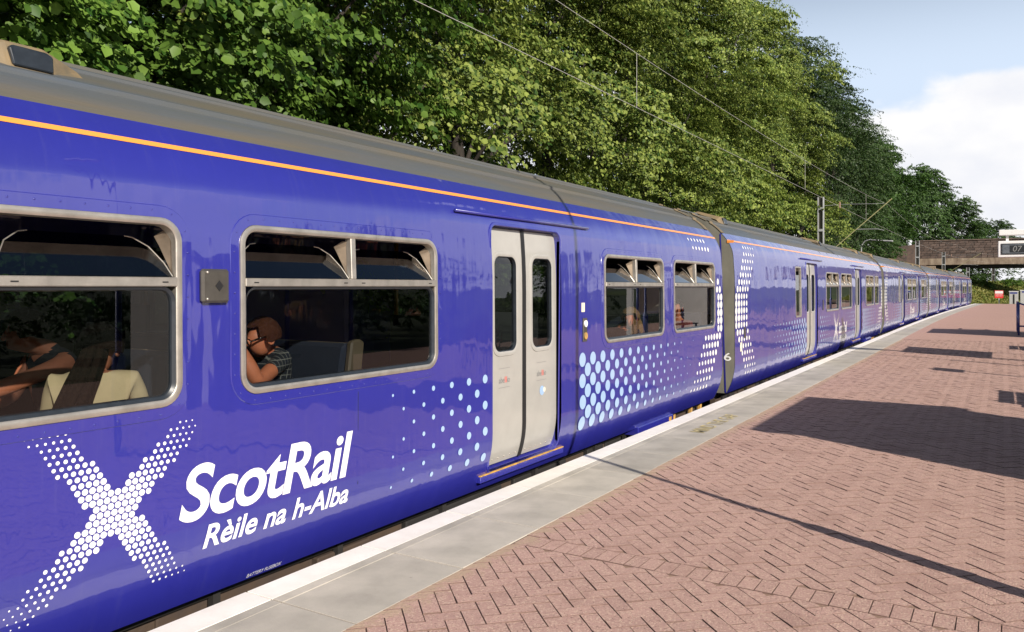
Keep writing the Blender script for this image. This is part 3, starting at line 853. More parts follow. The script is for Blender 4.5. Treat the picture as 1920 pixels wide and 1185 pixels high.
ROOFP = [(.217, 2.43), (.285, 2.500), (.36, 2.560), (.40, 2.583), (.405, 2.612), (.44, 2.628), (.46, 2.622), (.60, 2.697), (.68, 2.734), (.685, 2.752), (.72, 2.766), (.74, 2.760), (.84, 2.796), (.92, 2.822), (.925, 2.842), (.96, 2.852), (.98, 2.845), (1.10, 2.876), (1.4, 2.90)]
def car(name, wins, doors, dots, label, detail, half=None, slim=None, seats=()):
    root = empty(name, (0, 0, 0), 0, label, 'train carriage', 'carriages of the blue train')
    holes = [rr(a, c, WZ0, WZ1, .115) for a, c in wins] + [rr(a, c, .085, 2.095, .075) for a, c in doors]
    if slim: holes.append(rr(slim[0], slim[1], .98, 2.0, .07))
    outer = [(0, -.05), (CL, -.05), (CL, 2.43), (0, 2.43)]
    panel('body_side', outer, holes, 0, 'blue_paint', root, rim=.03)
    farholes = [rr(a, c, WZ0, WZ1, .115) for a, c in wins]
    panel('body_side', outer, farholes, 0, 'blue_paint', root, mirror=True)
    for a, c in wins:
        l = rr(a, c, WZ0, WZ1, .115, 4)
        me = bpy.data.meshes.new('pane'); me.from_pydata([(-2.8-S(p[0], p[1], -.02)[0], p[0], p[1]) for p in l], [], [tuple(range(len(l)))]); me.materials.append(M['hopper_glass'])
        link('pane', me, root)
    # roof
    full = ROOFP+[(2.8-p[0], p[1]) for p in ROOFP[-2::-1]]
    ys = [0, CL]
    b = MB(); n = len(full); V, F = [], []
    for y in ys: V += [(-p[0], y, p[1]) for p in full]
    for k in range(n-1): F.append((k, k+1, n+k+1, n+k))
    me = b.add(V, F).mesh('roof', 'roof_paint'); smooth_angle(me, 28)
    rf = link('roof', me, root)
    for py in ((8.02, 3.4) if detail else (1.2, 9.5, 15.9)):          # ventilator scoops
        for s in (0,):
            b = MB()
            top = [(-.60, py-.20, 2.72), (-.56, py-.09, 2.775), (-.56, py+.10, 2.775), (-.62, py+.30, 2.72)]
            bk = [(-.98, py-.20, 2.86), (-.95, py-.09, 2.885), (-.95, py+.10, 2.885), (-.98, py+.30, 2.86)]
            bt = [(-.56, py-.20, 2.675), (-.50, py-.09, 2.64), (-.50, py+.10, 2.64), (-.56, py+.30, 2.675)]
            V = top+bk+bt
            F = [(0,1,5,4),(1,2,6,5),(2,3,7,6),(8,9,1,0),(9,10,2,1),(10,11,3,2)]
            b.add(V, F).build('roof_vent', 'roof_brown', rf, bevel=.008)
            MB().extrude([(-.488, py-.075, 2.652), (-.488, py+.115, 2.650), (-.515, py+.125, 2.735), (-.53, py+.10, 2.755), (-.53, py-.06, 2.757), (-.515, py-.08, 2.74)], (-.04, 0, 0)).build('vent_grille', 'gasket', rf, bevel=.006)
    for yy in (.0, CL-.16):
        b = MB()
        fl = [(-p[0]+(.006 if p[0] < 1.4 else -.006), p[1]+.006) for p in full]
        V = [(x, yy, z) for x, z in fl]+[(x, yy+.16, z) for x, z in fl]
        b.add(V, [(k, k+1, len(fl)+k+1, len(fl)+k) for k in range(len(fl)-1)])
        b.build('roof_end_band', 'roof_brown', rf, True)
    # cant rail line
    for side in (0, 1):
        zs = [2.298, 2.31, 2.323]; V, F = [], []
        for z in zs:
            for y in (0.0, CL):
                p = S(y, z, .0022); V.append(p if not side else (-2.8-p[0], p[1], p[2]))
        F = [(0,1,3,2),(2,3,5,4)]
        MB().add(V, F).build('orange_line', 'orange_line', root)
    # ends
    prof_pts = [(-prof(z), z) for z in [-.05]+ZL+[2.43]]
    outl = prof_pts+[(-p[0], p[1]) for p in ROOFP[1:]]
    outl = outl+[(-2.8-x, z) for x, z in outl[-2::-1]]
    for yy, dy in ((.004, .01), (CL-.004, -.01)):
        b = MB().extrude([(x, yy, z) for x, z in outl], (0, dy, 0))
        b.build('end_wall', 'end_grey', root)
    MB().box(-1.95, -.85, -.31, 0, .15, 2.2).build('gangway', 'rubber_black', root)
    MB().box(-1.95, -.85, CL, CL+.31, .15, 2.2).build('gangway', 'rubber_black', root)
    MB().box(-.12, -.015, -.004, .0, 2.27, 2.31).build('corner_mark', 'orange_line', root)
    # floor, ceiling, underframe
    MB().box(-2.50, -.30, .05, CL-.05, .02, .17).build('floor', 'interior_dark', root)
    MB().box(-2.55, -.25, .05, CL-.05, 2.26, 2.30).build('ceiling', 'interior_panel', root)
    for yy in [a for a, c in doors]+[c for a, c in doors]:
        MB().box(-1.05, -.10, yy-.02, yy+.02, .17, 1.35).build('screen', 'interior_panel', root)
        MB().tube([(-1.0, yy, .17), (-1.0, yy, 2.26)], .018, 8).build('grab_pole', 'grab_yellow', root, True)
    rb = random.Random(3)
    MB().box(-.42, -.34, .1, CL-.1, -.50, -.10).build('sole_bar', 'underframe_brown', root)
    MB().tube([(-.285, .2, -.125), (-.285, CL-.2, -.125)], .017, 8).build('air_pipe', 'underframe_black', root, True)
    yy = .4
    while yy < CL-1.2:
        ln = rb.uniform(.35, 1.5)
        MB().box(-.80, -.27-rb.uniform(0, .05), yy, yy+ln, -.80, -.125-rb.uniform(0, .04)).build('equipment_box', rb.choice(['underframe_brown', 'underframe_brown', 'underframe_black']), root, bevel=.01)
        MB().box(-.30, -.255, yy+ln*.3, yy+ln*.3+.05, -.34, -.075).build('bracket', 'underframe_black', root)
        yy += ln+rb.uniform(.08, .5)
    MB().box(-2.3, -.82, .3, CL-.3, -.5, -.16).build('underframe', 'underframe_black', root)
    for by in (2.6, CL-2.6):
        MB().box(-2.2, -.6, by-1.6, by+1.6, -.72, -.42).build('bogie', 'underframe_black', root)
        for wy in (by-1.2, by+1.2):
            for wx in (-2.12, -.68):
                MB().tube([(wx-.06, wy, -.53), (wx+.06, wy, -.53)], .40, 18).build('wheel', 'underframe_black', root)
    MB().box(-.40, -.09, 14.6, 15.75, -.135, -.03).build('step_box', 'blue_paint', root, bevel=.008)
    MB().box(-.091, -.086, 15.60, 15.68, -.115, -.05).build('yellow_plate', 'yellow_paint', root)
    for hy in (16.2, 16.9, 17.3):
        MB().box(-.30, -.24, hy, hy+.05, -.2, -.08).build('coupling_cock', 'yellow_paint', root, bevel=.01)
    for a, c in wins: window(root, a, c, detail)
    for a, c in doors: door(root, a, c, detail)
    if slim:
        w = ring('window', (slim[0], slim[1], .98, 2.0), .07, [(.0, -.02), (.0, .008), (-.03, .008), (-.034, -.04)], 'aluminium', root)
        l = rr(slim[0]+.03, slim[1]-.03, 1.01, 1.97, .05, 5)
        me = bpy.data.meshes.new('pane'); me.from_pydata([S(p[0], p[1], -.015) for p in l], [], [tuple(range(len(l)))]); me.materials.append(M['window_glass'])
        link('pane', me, w)
    for nm, ds, m_ in dots:
        if detail and nm == 'dot': single_dots(nm, ds, .0024, m_, root)
        else: tag(decal_discs(nm, ds, .0024, m_, root), kind='stuff')
    for sy, f in seats: seat(root, sy, f)
    return root

def seat(root, y, f, xs=((-.16, -1.05), (-1.75, -2.64))):
    """double seat, f = +1 faces +y"""
    for x1, x0 in xs:
        b = MB()
        b.extrude([(x0, y-f*.02, .55), (x0, y+f*.44, .57), (x0, y+f*.44, .68), (x0, y+f*.05, .64), (x0, y-f*.07, 1.22), (x0, y-f*.15, 1.22)], (x1-x0-.05, 0, 0))
        st = b.build('seat', 'seat_fabric', root, bevel=.025)
        xx = x1-.05
        prof_ = [(y+f*.01, .60), (y-f*.09, 1.235), (y-f*.17, 1.25), (y-f*.215, 1.225), (y-f*.13, .58)]
        MB().extrude([(xx, a, z) for a, z in prof_], (.05, 0, 0)).build('seat_shell', 'seat_shell', st, bevel=.012)
        MB().extrude([(x0, y-f*.155, 1.222), (x0, y-f*.21, 1.215), (x0, y-f*.12, .56), (x0, y-f*.06, .56)], (x1-x0-.05, 0, 0)).build('seat_back', 'seat_shell', st, bevel=.006)
        MB().box(x0+.1, x1-.1, min(y, y+f*.3), max(y, y+f*.3), .17, .55).build('seat_base', 'interior_dark', st)

YA = -5.95          # near carriage starts behind the camera; local y = world y + 5.95
la = lambda y: y-YA
winsA = [(la(a), la(c)) for a, c in ((-5.05, -3.30), (-2.93, -1.18), (.785, 2.545), (2.905, 4.665), (7.52, 9.225), (9.565, 11.24))]
doorsA = [(la(-.72), la(.46)), (la(5.41), la(6.585))]
random.seed(11)
dots_A = [('dot', [(la(y), z, r) for y, z, r in halftone_left(4.17, 5.30, .0345, rmin=.010, z0=.245, z1=.88)], 'dot_blue'),
          ('dot', [(la(y), z, r) for y, z, r in halftone_left(7.02, 10.30, .070, z0=.262, z1=.91, pitch=.117, rmin=.008, rev=True)], 'dot_blue'),
          ('saltire_dots', saltire(la(2.19), .557), 'decal_white'),
          ('saltire_dots', end_wave(False), 'decal_white')]
ZB = -1.33
def place_car(root, y0):
    d0, d1 = bend(y0), bend(y0+CL)
    root.location = (-3.5+d0, y0, ZB); root.rotation_euler = (0, 0, -math.atan2(d1-d0, CL))
def lift(root):
    for ch in root.children: ch.location.z -= ZB
carA = car('railway_carriage', winsA, doorsA, dots_A, 'nearest blue carriage with white lettering, dotted saltire and passengers in its windows', True,
           seats=[(la(y), f) for y, f in ((-4.6, 1), (-3.6, -1), (-2.6, 1), (-1.5, -1), (1.35, 1), (2.80, -1), (3.86, -1), (7.75, 1), (9.22, -1), (9.75, 1), (11.22, -1))])
decal_text('lettering', 'ScotRail', la(2.53), la(3.78), .412, .690, 'decal_white', carA, shear=.24, weight=.020, space=.95)
decal_text('lettering', 'R\u00e8ile na h-Alba', la(2.68), la(3.75), .246, .368, 'decal_white', carA, shear=.22, weight=.020)
decal_text('lettering', 'BATTERY FUSEBOX', la(3.05), la(3.30), -.036, -.014, 'decal_white', carA, shear=.1)
# indicator lamp box between the windows
b = MB().extrude([S(la(2.645), 1.515, 0), S(la(2.815), 1.515, 0), S(la(2.815), 1.69, 0), S(la(2.645), 1.69, 0)], (.035, 0, 0))
bx = b.build('indicator_box', 'dark_box', carA, bevel=.012)
MB().extrude([(.0355, la(2.745), 1.575), (.0355, la(2.77), 1.603), (.0355, la(2.745), 1.631), (.0355, la(2.72), 1.603)], (.002, 0, 0)).build('diamond_mark', 'rubber_black', bx)
for yy, zz in ((2.672, 1.535), (2.672, 1.672)): MB().sphere((.035, la(yy), zz), .008, 8, 5).build('screw', 'aluminium', bx, True)
# door buttons and label beside the door
b = MB().extrude([S(la(7.02), 1.06, 0), S(la(7.11), 1.06, 0), S(la(7.11), 1.29, 0), S(la(7.02), 1.29, 0)], (.012, 0, 0))
bx = b.build('button_plate', 'dark_box', carA, bevel=.004)
for zz, m_ in ((1.235, 'decal_white'), (1.115, 'yellow_paint')): MB().tube([(.008, la(7.065), zz), (.022, la(7.065), zz)], .034, 16).build('door_button', m_, bx)
MB().extrude([S(la(7.0), 1.35, .001), S(la(7.07), 1.35, .001), S(la(7.07), 1.44, .001), S(la(7.0), 1.44, .001)], (.002, 0, 0)).build('notice', 'cream_label', carA)
# panel joint below the windows
for yy in (3.83, 8.05): MB().extrude([S(la(yy), .34, .0008), S(la(yy)+.004, .34, .0008), S(la(yy)+.004, .93, .0008), S(la(yy), .93, .0008)], (.0008, 0, 0)).build('panel_joint', 'gasket', carA)

winsB = [(7.44, 9.14), (9.46, 11.14), (13.80, 15.48), (15.72, 16.62)]
doorsB = [(5.30, 6.47), (11.78, 12.95)]
def mir(ds): return ds
dots_B = [('saltire_dots', end_wave(True), 'decal_white'),
          ('dot_pattern', halftone_left(2.5, 5.15, .060, z0=.275, z1=.95, pitch=.117, rmin=.012), 'dot_blue'),
          ('dot_pattern', halftone_left(6.75, 8.1, .036, z0=.275, z1=.9, rev=True), 'dot_blue'),
          ('dot_pattern', halftone_left(10.2, 11.6, .036, z0=.275, z1=.9), 'dot_blue'),
          ('dot_pattern', halftone_left(13.2, 16.4, .062, z0=.275, z1=.93, pitch=.117, rmin=.008, rev=True), 'dot_blue'),
          ('saltire_dots', saltire(8.75, .557), 'decal_white'),
          ('saltire_dots', end_wave(False), 'decal_white')]
carB = car('railway_carriage', winsB, doorsB, dots_B, 'second blue carriage, just beyond the grey gap, with a slim window before its first door', False, slim=(4.23, 4.77),
           seats=[(y, f) for y, f in ((7.6, 1), (8.9, -1), (9.6, 1), (10.9, -1), (13.9, 1), (15.2, -1))])
decal_text('lettering', 'ScotRail', 9.1, 10.35, .415, .690, 'decal_white', carB, shear=.24, weight=.020, space=.95)
decal_text('lettering', 'R\u00e8ile na h-Alba', 9.25, 10.3, .252, .372, 'decal_white', carB, shear=.22, weight=.020)
co, f = fit_text('16', -.255, -.055, .455, .575, weight=.01)
MB().add([(u, -.0005, v) for u, v in co], f).build('lettering', 'decal_white', carB)
MB().extrude([S(.50, .78, 0), S(.58, .78, 0), S(.58, .95, 0), S(.50, .95, 0)], (.012, 0, 0)).build('cover_plate', 'dark_box', carB)
MB().extrude([S(.30, .58, .001), S(.40, .58, .001), S(.40, .72, .001), S(.30, .72, .001)], (.002, 0, 0)).build('notice', 'cream_label', carB)
MB().extrude([S(7.02, 1.06, 0), S(7.11, 1.06, 0), S(7.11, 1.29, 0), S(7.02, 1.29, 0)], (.012, 0, 0)).build('button_plate', 'dark_box', carB)
lift(carA); lift(carB)
place_car(carA, YA); place_car(carB, 12.24)
KIDS.clear()
for i, (src, yy, lab) in enumerate(((carB, 30.43, 'third blue carriage in line, past the door with grey leaves'),
                                    (carB, 48.62, 'fourth blue carriage in line, the last but one before the far bridge'),
                                    (carB, 66.81, 'farthest blue carriage, ending in front of the grassy bank'))):
    c = copy_tree(src); c['label'] = lab; place_car(c, yy)

# ------------------------------------------------------------------ passengers
def body(name, joints, bones, loc, label, parts):
    """one skinned surface; joints: name -> (pos, radius, material)"""
    names = list(joints); idx = {n: i for i, n in enumerate(names)}
    me = bpy.data.meshes.new('body'); me.from_pydata([joints[n][0] for n in names], [(idx[a], idx[c]) for a, c in bones], [])
    o = bpy.data.objects.new('body', me); COL.objects.link(o)
    o.modifiers.new('skin', 'SKIN'); ss = o.modifiers.new('sub', 'SUBSURF'); ss.levels = 2; ss.render_levels = 2
    for i, n in enumerate(names):
        r = joints[n][1]; me.skin_vertices[0].data[i].radius = r if isinstance(r, tuple) else (r, r)
        me.skin_vertices[0].data[i].use_root = (i == 0)
    dg = bpy.context.evaluated_depsgraph_get()
    m2 = bpy.data.meshes.new_from_object(o.evaluated_get(dg)); bpy.data.objects.remove(o)
    mats = []
    for n in names:
        if joints[n][2] not in mats: mats.append(joints[n][2])
    m2.materials.clear()
    for m_ in mats: m2.materials.append(M[m_])
    P = [Vector(joints[n][0]) for n in names]
    seg = [(P[idx[a]], P[idx[c]], mats.index(joints[c][2])) for a, c in bones]
    for p in m2.polygons:
        c = p.center; best = 1e9; bi = 0
        for a, d, mi in seg:
            ab = d-a; t = max(0, min(1, (c-a).dot(ab)/max(1e-9, ab.dot(ab)))); q = (c-(a+ab*t)).length
            if q < best: best = q; bi = mi
        p.material_index = bi; p.use_smooth = True
    o = link(name, m2); o.location = loc
    tag(o, label, 'person', 'passengers in the carriage')
    for fn in parts: fn(o)
    return o
def head_joints(c, face, skin, sc=1.0):
    """neck top to crown; c = head centre, face = unit vector the face points to"""
    c = Vector(c); f = Vector(face).normalized(); up = Vector((0, 0, 1)); up = (up-f*up.dot(f)*.8).normalized()
    J = {'jaw': (c-up*.075*sc+f*.03*sc, .062*sc, skin), 'skull': (c+up*.015*sc-f*.012*sc, (.082*sc, .094*sc), skin), 'crown': (c+up*.075*sc-f*.015*sc, .062*sc, skin),
         'nose_root': (c+f*.075*sc+up*.01*sc, .02*sc, skin), 'nose': (c+f*.112*sc-up*.022*sc, .014*sc, skin)}
    B = [('neck', 'jaw'), ('jaw', 'skull'), ('skull', 'crown'), ('skull', 'nose_root'), ('nose_root', 'nose')]
    return J, B
def hair_cap(c, face, m, k=1.0, low=-.03, rad=.108):
    def fn(o):
        cc = Vector(c); f = Vector(face).normalized(); rnd = random.Random(5)
        b = MB(); rows = []
        side = f.cross(Vector((0, 0, 1))).normalized(); up = side.cross(f)
        n, mm = 20, 9
        V, F = [], []
        for i in range(mm+1):
            a = math.pi*.62*i/mm
            for q in range(n):
                w = 2*math.pi*q/n
                d = up*math.cos(a)+(f*math.cos(w)+side*math.sin(w))*math.sin(a)
                r = rad*(1+rnd.uniform(-.03, .05)); p = cc-f*.015+up*.01+d*r
                V.append(p)
        for i in range(mm):
            for q in range(n):
                fc = (i*n+q, i*n+(q+1) % n, (i+1)*n+(q+1) % n, (i+1)*n+q)
                dd = ((V[fc[0]]+V[fc[2]])*.5-cc).normalized()
                if dd.dot(f) > .42 and dd.dot(up) < .72: continue
                if dd.dot(f) > .12 and dd.dot(up) < .10: continue
                F.append(fc)
        b.add(V, F).build('hair', m, o, True)
    return fn
def ears(c, face, m):
    def fn(o):
        cc = Vector(c); f = Vector(face).normalized(); side = f.cross(Vector((0, 0, 1))).normalized(); up = side.cross(f)
        for s in (-1, 1):
            b = MB(); ct = cc+side*s*.088-f*.008-up*.012
            pts = [ct+up*.034*math.cos(R(t))+f*.02*math.sin(R(t)) for t in range(-40, 241, 40)]
            b.tube(pts, .008, 6); b.sphere(tuple(ct), (.012, .018, .028), 8, 6); b.build('ear', m, o, True)
    return fn
def hand(J, B, wrist, d, palm, skin, pre):
    """palm with five bent fingers"""
    w = Vector(wrist); d = Vector(d).normalized(); pn = Vector(palm).normalized(); s = d.cross(pn).normalized()
    J[pre+'palm'] = (w+d*.05, (.036, .018), skin); B.append((pre+'wrist', pre+'palm'))
    J[pre+'knuckle'] = (w+d*.085, (.036, .015), skin); B.append((pre+'palm', pre+'knuckle'))
    for k, (off, ln) in enumerate(((-.030, .060), (-.010, .072), (.010, .068), (.029, .052))):
        a = w+d*.088+s*off; c1 = a+d*ln*.55+pn*.010; c2 = c1+d*ln*.4+pn*.022
        J[f'{pre}f{k}a'] = (a, .0092, skin); J[f'{pre}f{k}b'] = (c1, .0088, skin); J[f'{pre}f{k}c'] = (c2, .008, skin)
        B += [(pre+'knuckle', f'{pre}f{k}a'), (f'{pre}f{k}a', f'{pre}f{k}b'), (f'{pre}f{k}b', f'{pre}f{k}c')]
    J[pre+'t1'] = (w+d*.03-s*.036+pn*.01, .012, skin); J[pre+'t2'] = (w+d*.066-s*.056+pn*.022, .0095, skin)
    B += [(pre+'palm', pre+'t1'), (pre+'t1', pre+'t2')]

def seated(name, x, y, f, top, skin, hair_fn, label, lean=0.0, head_d=(0, 0, 0), face=None, arms='lap', trousers='trouser_dark', sleeve=None, extra=(), up=0.0):
    """f = +1 faces +y; x, y at hip, world coordinates"""
    z0 = .72+up
    face = face or (0, f, -.1)
    J = {'hip': ((0, 0, 0), (.15, .12), trousers), 'belly': ((0, f*(.01+lean*.3), .18), (.15, .115), top), 'chest': ((0, f*(.0+lean*.8), .36), (.165, .115), top),
         'collar': ((0, f*(-.005+lean), .475), (.10, .075), top), 'neck': ((head_d[0]*.3, f*(.01+lean)+head_d[1]*.3, .54+head_d[2]*.3), .052, skin)}
    hc = Vector((head_d[0], f*(.03+lean)+head_d[1], .665+head_d[2]))
    B = [('hip', 'belly'), ('belly', 'chest'), ('chest', 'collar'), ('collar', 'neck')]
    hj, hb_ = head_joints(hc, face, skin); J.update(hj); B += hb_
    for s in (-1, 1):
        J[f'knee{s}'] = ((s*.10, f*.44, -.01), .072, trousers); J[f'thigh{s}'] = ((s*.10, f*.08, -.005), .088, trousers)
        J[f'ankle{s}'] = ((s*.10, f*.46, -.45), .042, trousers); J[f'toe{s}'] = ((s*.10, f*.62, -.50), .038, 'rubber_black')
        B += [('hip', f'thigh{s}'), (f'thigh{s}', f'knee{s}'), (f'knee{s}', f'ankle{s}'), (f'ankle{s}', f'toe{s}')]
        pre = f'a{s}'
        J[f'sh{s}'] = ((s*.185, f*(0+lean*.9), .43), .062, top); B.append(('chest', f'sh{s}'))
        sl = sleeve or top
        if arms == 'lap':
            el, wr = (s*.245, f*(.06+lean), .20), (s*.12, f*(.29+lean*.5), .12)
            hd, pn = (-s*.3, f, -.2), (0, 0, -1)
        else:
            el, wr, hd, pn = arms[s]
        J[f'up{s}'] = (tuple((Vector(J[f'sh{s}'][0])*.5+Vector(el)*.5)), .05, sl)
        J[f'el{s}'] = (el, .046, skin if sleeve else sl); J[f'fore{s}'] = (tuple(Vector(el).lerp(Vector(wr), .4)), .05, skin if sleeve else sl); J[pre+'wrist'] = (wr, .032, skin)
        B += [(f'sh{s}', f'up{s}'), (f'up{s}', f'el{s}'), (f'el{s}', f'fore{s}'), (f'fore{s}', pre+'wrist')]
        hand(J, B, wr, hd, pn, skin, pre)
    parts = [hair_fn(hc, face)] if hair_fn else []
    parts.append(ears(hc, face, skin))
    for e in extra: parts.append(e(hc, face))
    return body(name, J, B, (x, y, z0), label, parts)

def glasses(c, face):
    def fn(o):
        cc = Vector(c); f = Vector(face).normalized(); side = f.cross(Vector((0, 0, 1))).normalized(); up = side.cross(f)
        b = MB()
        for s in (-1, 1):
            b.tube([cc+side*s*.086-f*.005+up*.012, cc+side*s*.082+f*.085+up*.012], .006, 6)
            q = cc+side*s*.036+f*.104+up*.004
            pts = [q+side*.028*math.cos(R(t))+up*.020*math.sin(R(t)) for t in range(0, 361, 40)]
            b.tube(pts, .004, 6)
            b.tube([cc+side*s*.082+f*.085+up*.012, cc+side*s*.06+f*.104+up*.008], .005, 6)
        b.build('glasses', 'lens_black', o, True)
    return fn
def long_hair(m, pts, r, spread=.05, n=26):
    def mk(c, face):
        def fn(o):
            cc = Vector(c); rnd = random.Random(9); b = MB()
            for k in range(n):
                a = 2*math.pi*k/n; w = rnd.uniform(.3, 1)
                off = Vector((math.cos(a)*spread*w, math.sin(a)*spread*w, 0))
                P = [cc+Vector(p)+off*(0.8+.25*i)+Vector((rnd.uniform(-.008, .008), rnd.uniform(-.008, .008), 0)) for i, p in enumerate(pts)]
                b.tube(P, [r*1.1]+[r]*(len(P)-2)+[r*.3], 5)
            b.build('hair', m, o, True)
        return fn
    return mk
# man resting his forehead on his hand, elbow on the sill
seated('person', -3.98, 3.55, -1, 'cloth_check', 'skin_ruddy', lambda c, f: hair_cap(c, f, 'hair_ginger'), 'man in glasses and dark checked shirt resting his forehead on one hand',
       lean=.08, head_d=(.14, -.09, -.09), face=(-.25, -1, -.32), sleeve='cloth_check',
       arms={-1: ((-.25, -.10, .18), (-.10, -.28, .15), (.3, -1, 0), (0, 0, -1)), 1: ((.335, -.40, .325), (.285, -.50, .55), (-.45, .10, .8), (-.5, .6, 0))}, extra=(glasses,))
# woman in a cream top with her back to the window, long dark hair falling over it
w_ = seated('person', -4.06, 2.42, 1, 'cloth_cream', 'skin', lambda c, f: hair_cap(c, f, 'hair_dark', rad=.116), 'woman in a cream top seen from behind, long dark hair falling down her back', lean=.06,
       head_d=(.03, -.02, -.06), face=(.2, 1, -.35), up=-.05, extra=(long_hair('hair_dark', [(-.01, -.02, .08), (-.02, -.10, -.03), (-.05, -.165, -.16), (-.10, -.185, -.30), (-.15, -.18, -.44)], .024, .05, 40),))
w_.rotation_euler.z = R(47)
# person in a dark patterned top reaching across
seated('person', -4.62, 2.62, -1, 'cloth_black', 'skin_ruddy', lambda c, f: hair_cap(c, f, 'hair_dark', rad=.114), 'person in a dark patterned sleeveless top reaching an arm forward', lean=.12, up=.03,
       head_d=(-.10, -.06, -.07), face=(-.6, -1, -.3), sleeve='skin_ruddy',
       arms={-1: ((-.24, -.20, .22), (-.10, -.45, .20), (.2, -1, 0), (0, 0, -1)), 1: ((.22, -.36, .36), (.20, -.62, .28), (0, -1, -.1), (0, 0, -1))})
seated('person', -3.90, 8.98, -1, 'cloth_black', 'skin_ruddy', lambda c, f: hair_cap(c, f, 'hair_blonde', rad=.116), 'person with long fair hair looking down behind the window right of the grey doors', lean=.05, up=-.10,
       head_d=(.10, 0, -.06), face=(.2, -1, -.45), extra=(long_hair('hair_blonde', [(0, .03, .06), (.03, .06, -.06), (.05, .06, -.20), (.05, .04, -.32)], .022, .08, 34),))
seated('person', -3.95, 10.98, -1, 'cloth_red', 'skin_ruddy', lambda c, f: hair_cap(c, f, 'hair_dark'), 'dark-haired person in a red top beside the last window of the near carriage', lean=.05, up=-.08, face=(.3, -1, -.3))

# ------------------------------------------------------------------ trees
def leaf_cloud(name, P, Nrm, T, size, m, heart=False):
    n = len(P)
    Nrm = Nrm/np.linalg.norm(Nrm, axis=1, keepdims=True)
    T = T-Nrm*(T*Nrm).sum(1, keepdims=True); T /= np.linalg.norm(T, axis=1, keepdims=True)+1e-9
    Bv = np.cross(Nrm, T)
    s = size[:, None]
    if heart:
        prof_ = [(-.5, 0, 0), (-.42, .30, .05), (.02, .43, .08), (.52, 0, -.03), (.02, -.43, .08), (-.42, -.30, .05)]
        quads = [(0, 1, 2, 3), (0, 3, 4, 5)]
    else:
        prof_ = [(-.5, 0, 0), (-.05, .36, .07), (.5, 0, -.04), (-.05, -.36, .07)]
        quads = [(0, 1, 2), (0, 2, 3)]
    k = len(prof_); V = np.empty((n, k, 3))
    for i, (a, c, d) in enumerate(prof_): V[:, i] = P+(T*a+Bv*c+Nrm*d)*s
    nv = len(quads[0])
    F = np.array(quads)[None]+(np.arange(n)*k)[:, None, None]
    me = bpy.data.meshes.new(name)
    me.vertices.add(n*k); me.vertices.foreach_set('co', V.reshape(-1))
    nf = n*len(quads)
    me.loops.add(nf*nv); me.loops.foreach_set('vertex_index', F.reshape(-1).astype(np.int32))
    me.polygons.add(nf); me.polygons.foreach_set('loop_start', np.arange(nf, dtype=np.int32)*nv)
    try: me.polygons.foreach_set('loop_total', np.full(nf, nv, dtype=np.int32))
    except Exception: pass
    me.update(calc_edges=True); me.validate()
    me.materials.append(M[m])
    return me
def crown(name, seed, H, Rad, zlow, m, nblob, nspray, nleaf, leaf, heart=False, front=.72, jut=0.0, taper=2.3):
    rg = np.random.default_rng(seed)
    blobs = []
    for _ in range(nblob):
        h = rg.random()**.85
        z = zlow+(H-zlow)*h
        prof_r = Rad*(1-abs(2*h-.75)**taper/(1.3**taper))**.5 if abs(2*h-.75) < 1.3 else .2
        ang = rg.uniform(-1.75, 1.75) if rg.random() < front else rg.uniform(-math.pi, math.pi)
        rad = prof_r*rg.uniform(.45, 1.0)
        blobs.append((rad*math.cos(ang), rad*math.sin(ang), z, rg.uniform(.85, 1.6)*Rad/4.5))
    P, Nn, T, Sz = [], [], [], []
    for bx, by, bz, br in blobs:
        out = np.array([bx, by, 0.0]); out /= np.linalg.norm(out)+1e-6
        for _ in range(nspray):
            d = rg.normal(size=3)+out*.9+np.array([.25, -.1, .35]); d /= np.linalg.norm(d)
            c = np.array([bx, by, bz])+d*br*rg.uniform(.55, 1.05)*np.array([1, 1, .75])
            ax = d*np.array([1, 1, .25])+out*.5+rg.normal(size=3)*.25; ax[2] -= .15; ax /= np.linalg.norm(ax)
            side = np.cross(ax, [0, 0, 1]); side /= np.linalg.norm(side)+1e-6
            L = rg.uniform(.45, .95)*(1+jut*(rg.random() < .2))
            u = rg.random(nleaf); w = rg.normal(size=nleaf)*.20*(1-.5*u)*L*1.2
            p = c+ax*(u*L)[:, None]+side*w[:, None]
            p[:, 2] += -.28*u*u*L+rg.normal(size=nleaf)*.045-.25*np.abs(w)
            nn = np.array([.18, -.1, .50])+out*.60+rg.normal(size=(nleaf, 3))*.42
            tt = ax+side*np.sign(w)[:, None]*.7+rg.normal(size=(nleaf, 3))*.35; tt[:, 2] -= .45
            P.append(p); Nn.append(nn); T.append(tt); Sz.append(leaf*rg.uniform(.75, 1.2)*rg.uniform(.5, 1.35, nleaf))
    return leaf_cloud(name, np.concatenate(P), np.concatenate(Nn), np.concatenate(T), np.concatenate(Sz), m, heart), blobs
def trunk_mesh(seed, H, blobs, r=.24):
    rg = random.Random(seed); b = MB()
    pts = [(rg.uniform(-.15, .15)*i, rg.uniform(-.15, .15)*i, H*.8*i/6) for i in range(7)]
    b.tube(pts, [r*(1-.13*i) for i in range(7)], 10)
    for bx, by, bz, br in blobs[::4]:
        k = max(1, min(5, int(bz/H*5))); s = Vector(pts[k])
        e = Vector((bx, by, bz)); mid = s.lerp(e, .5)+Vector((0, 0, -.25))
        b.tube([s, mid, e], [r*.32, r*.2, .02], 5)
    return b.mesh('trunk', 'bark', True)
KINDS = {}
def kind(key, seed, H, Rad, zlow, m, nblob, nspray, nleaf, leaf, **kw):
    me, bl = crown('crown', seed, H, Rad, zlow, m, nblob, nspray, nleaf, leaf, **kw)
    KINDS[key] = (me, trunk_mesh(seed, H, bl))
kind('lime_a', 1, 17, 4.6, .8, 'lime_leaf', 68, 32, 58, .088, heart=True)
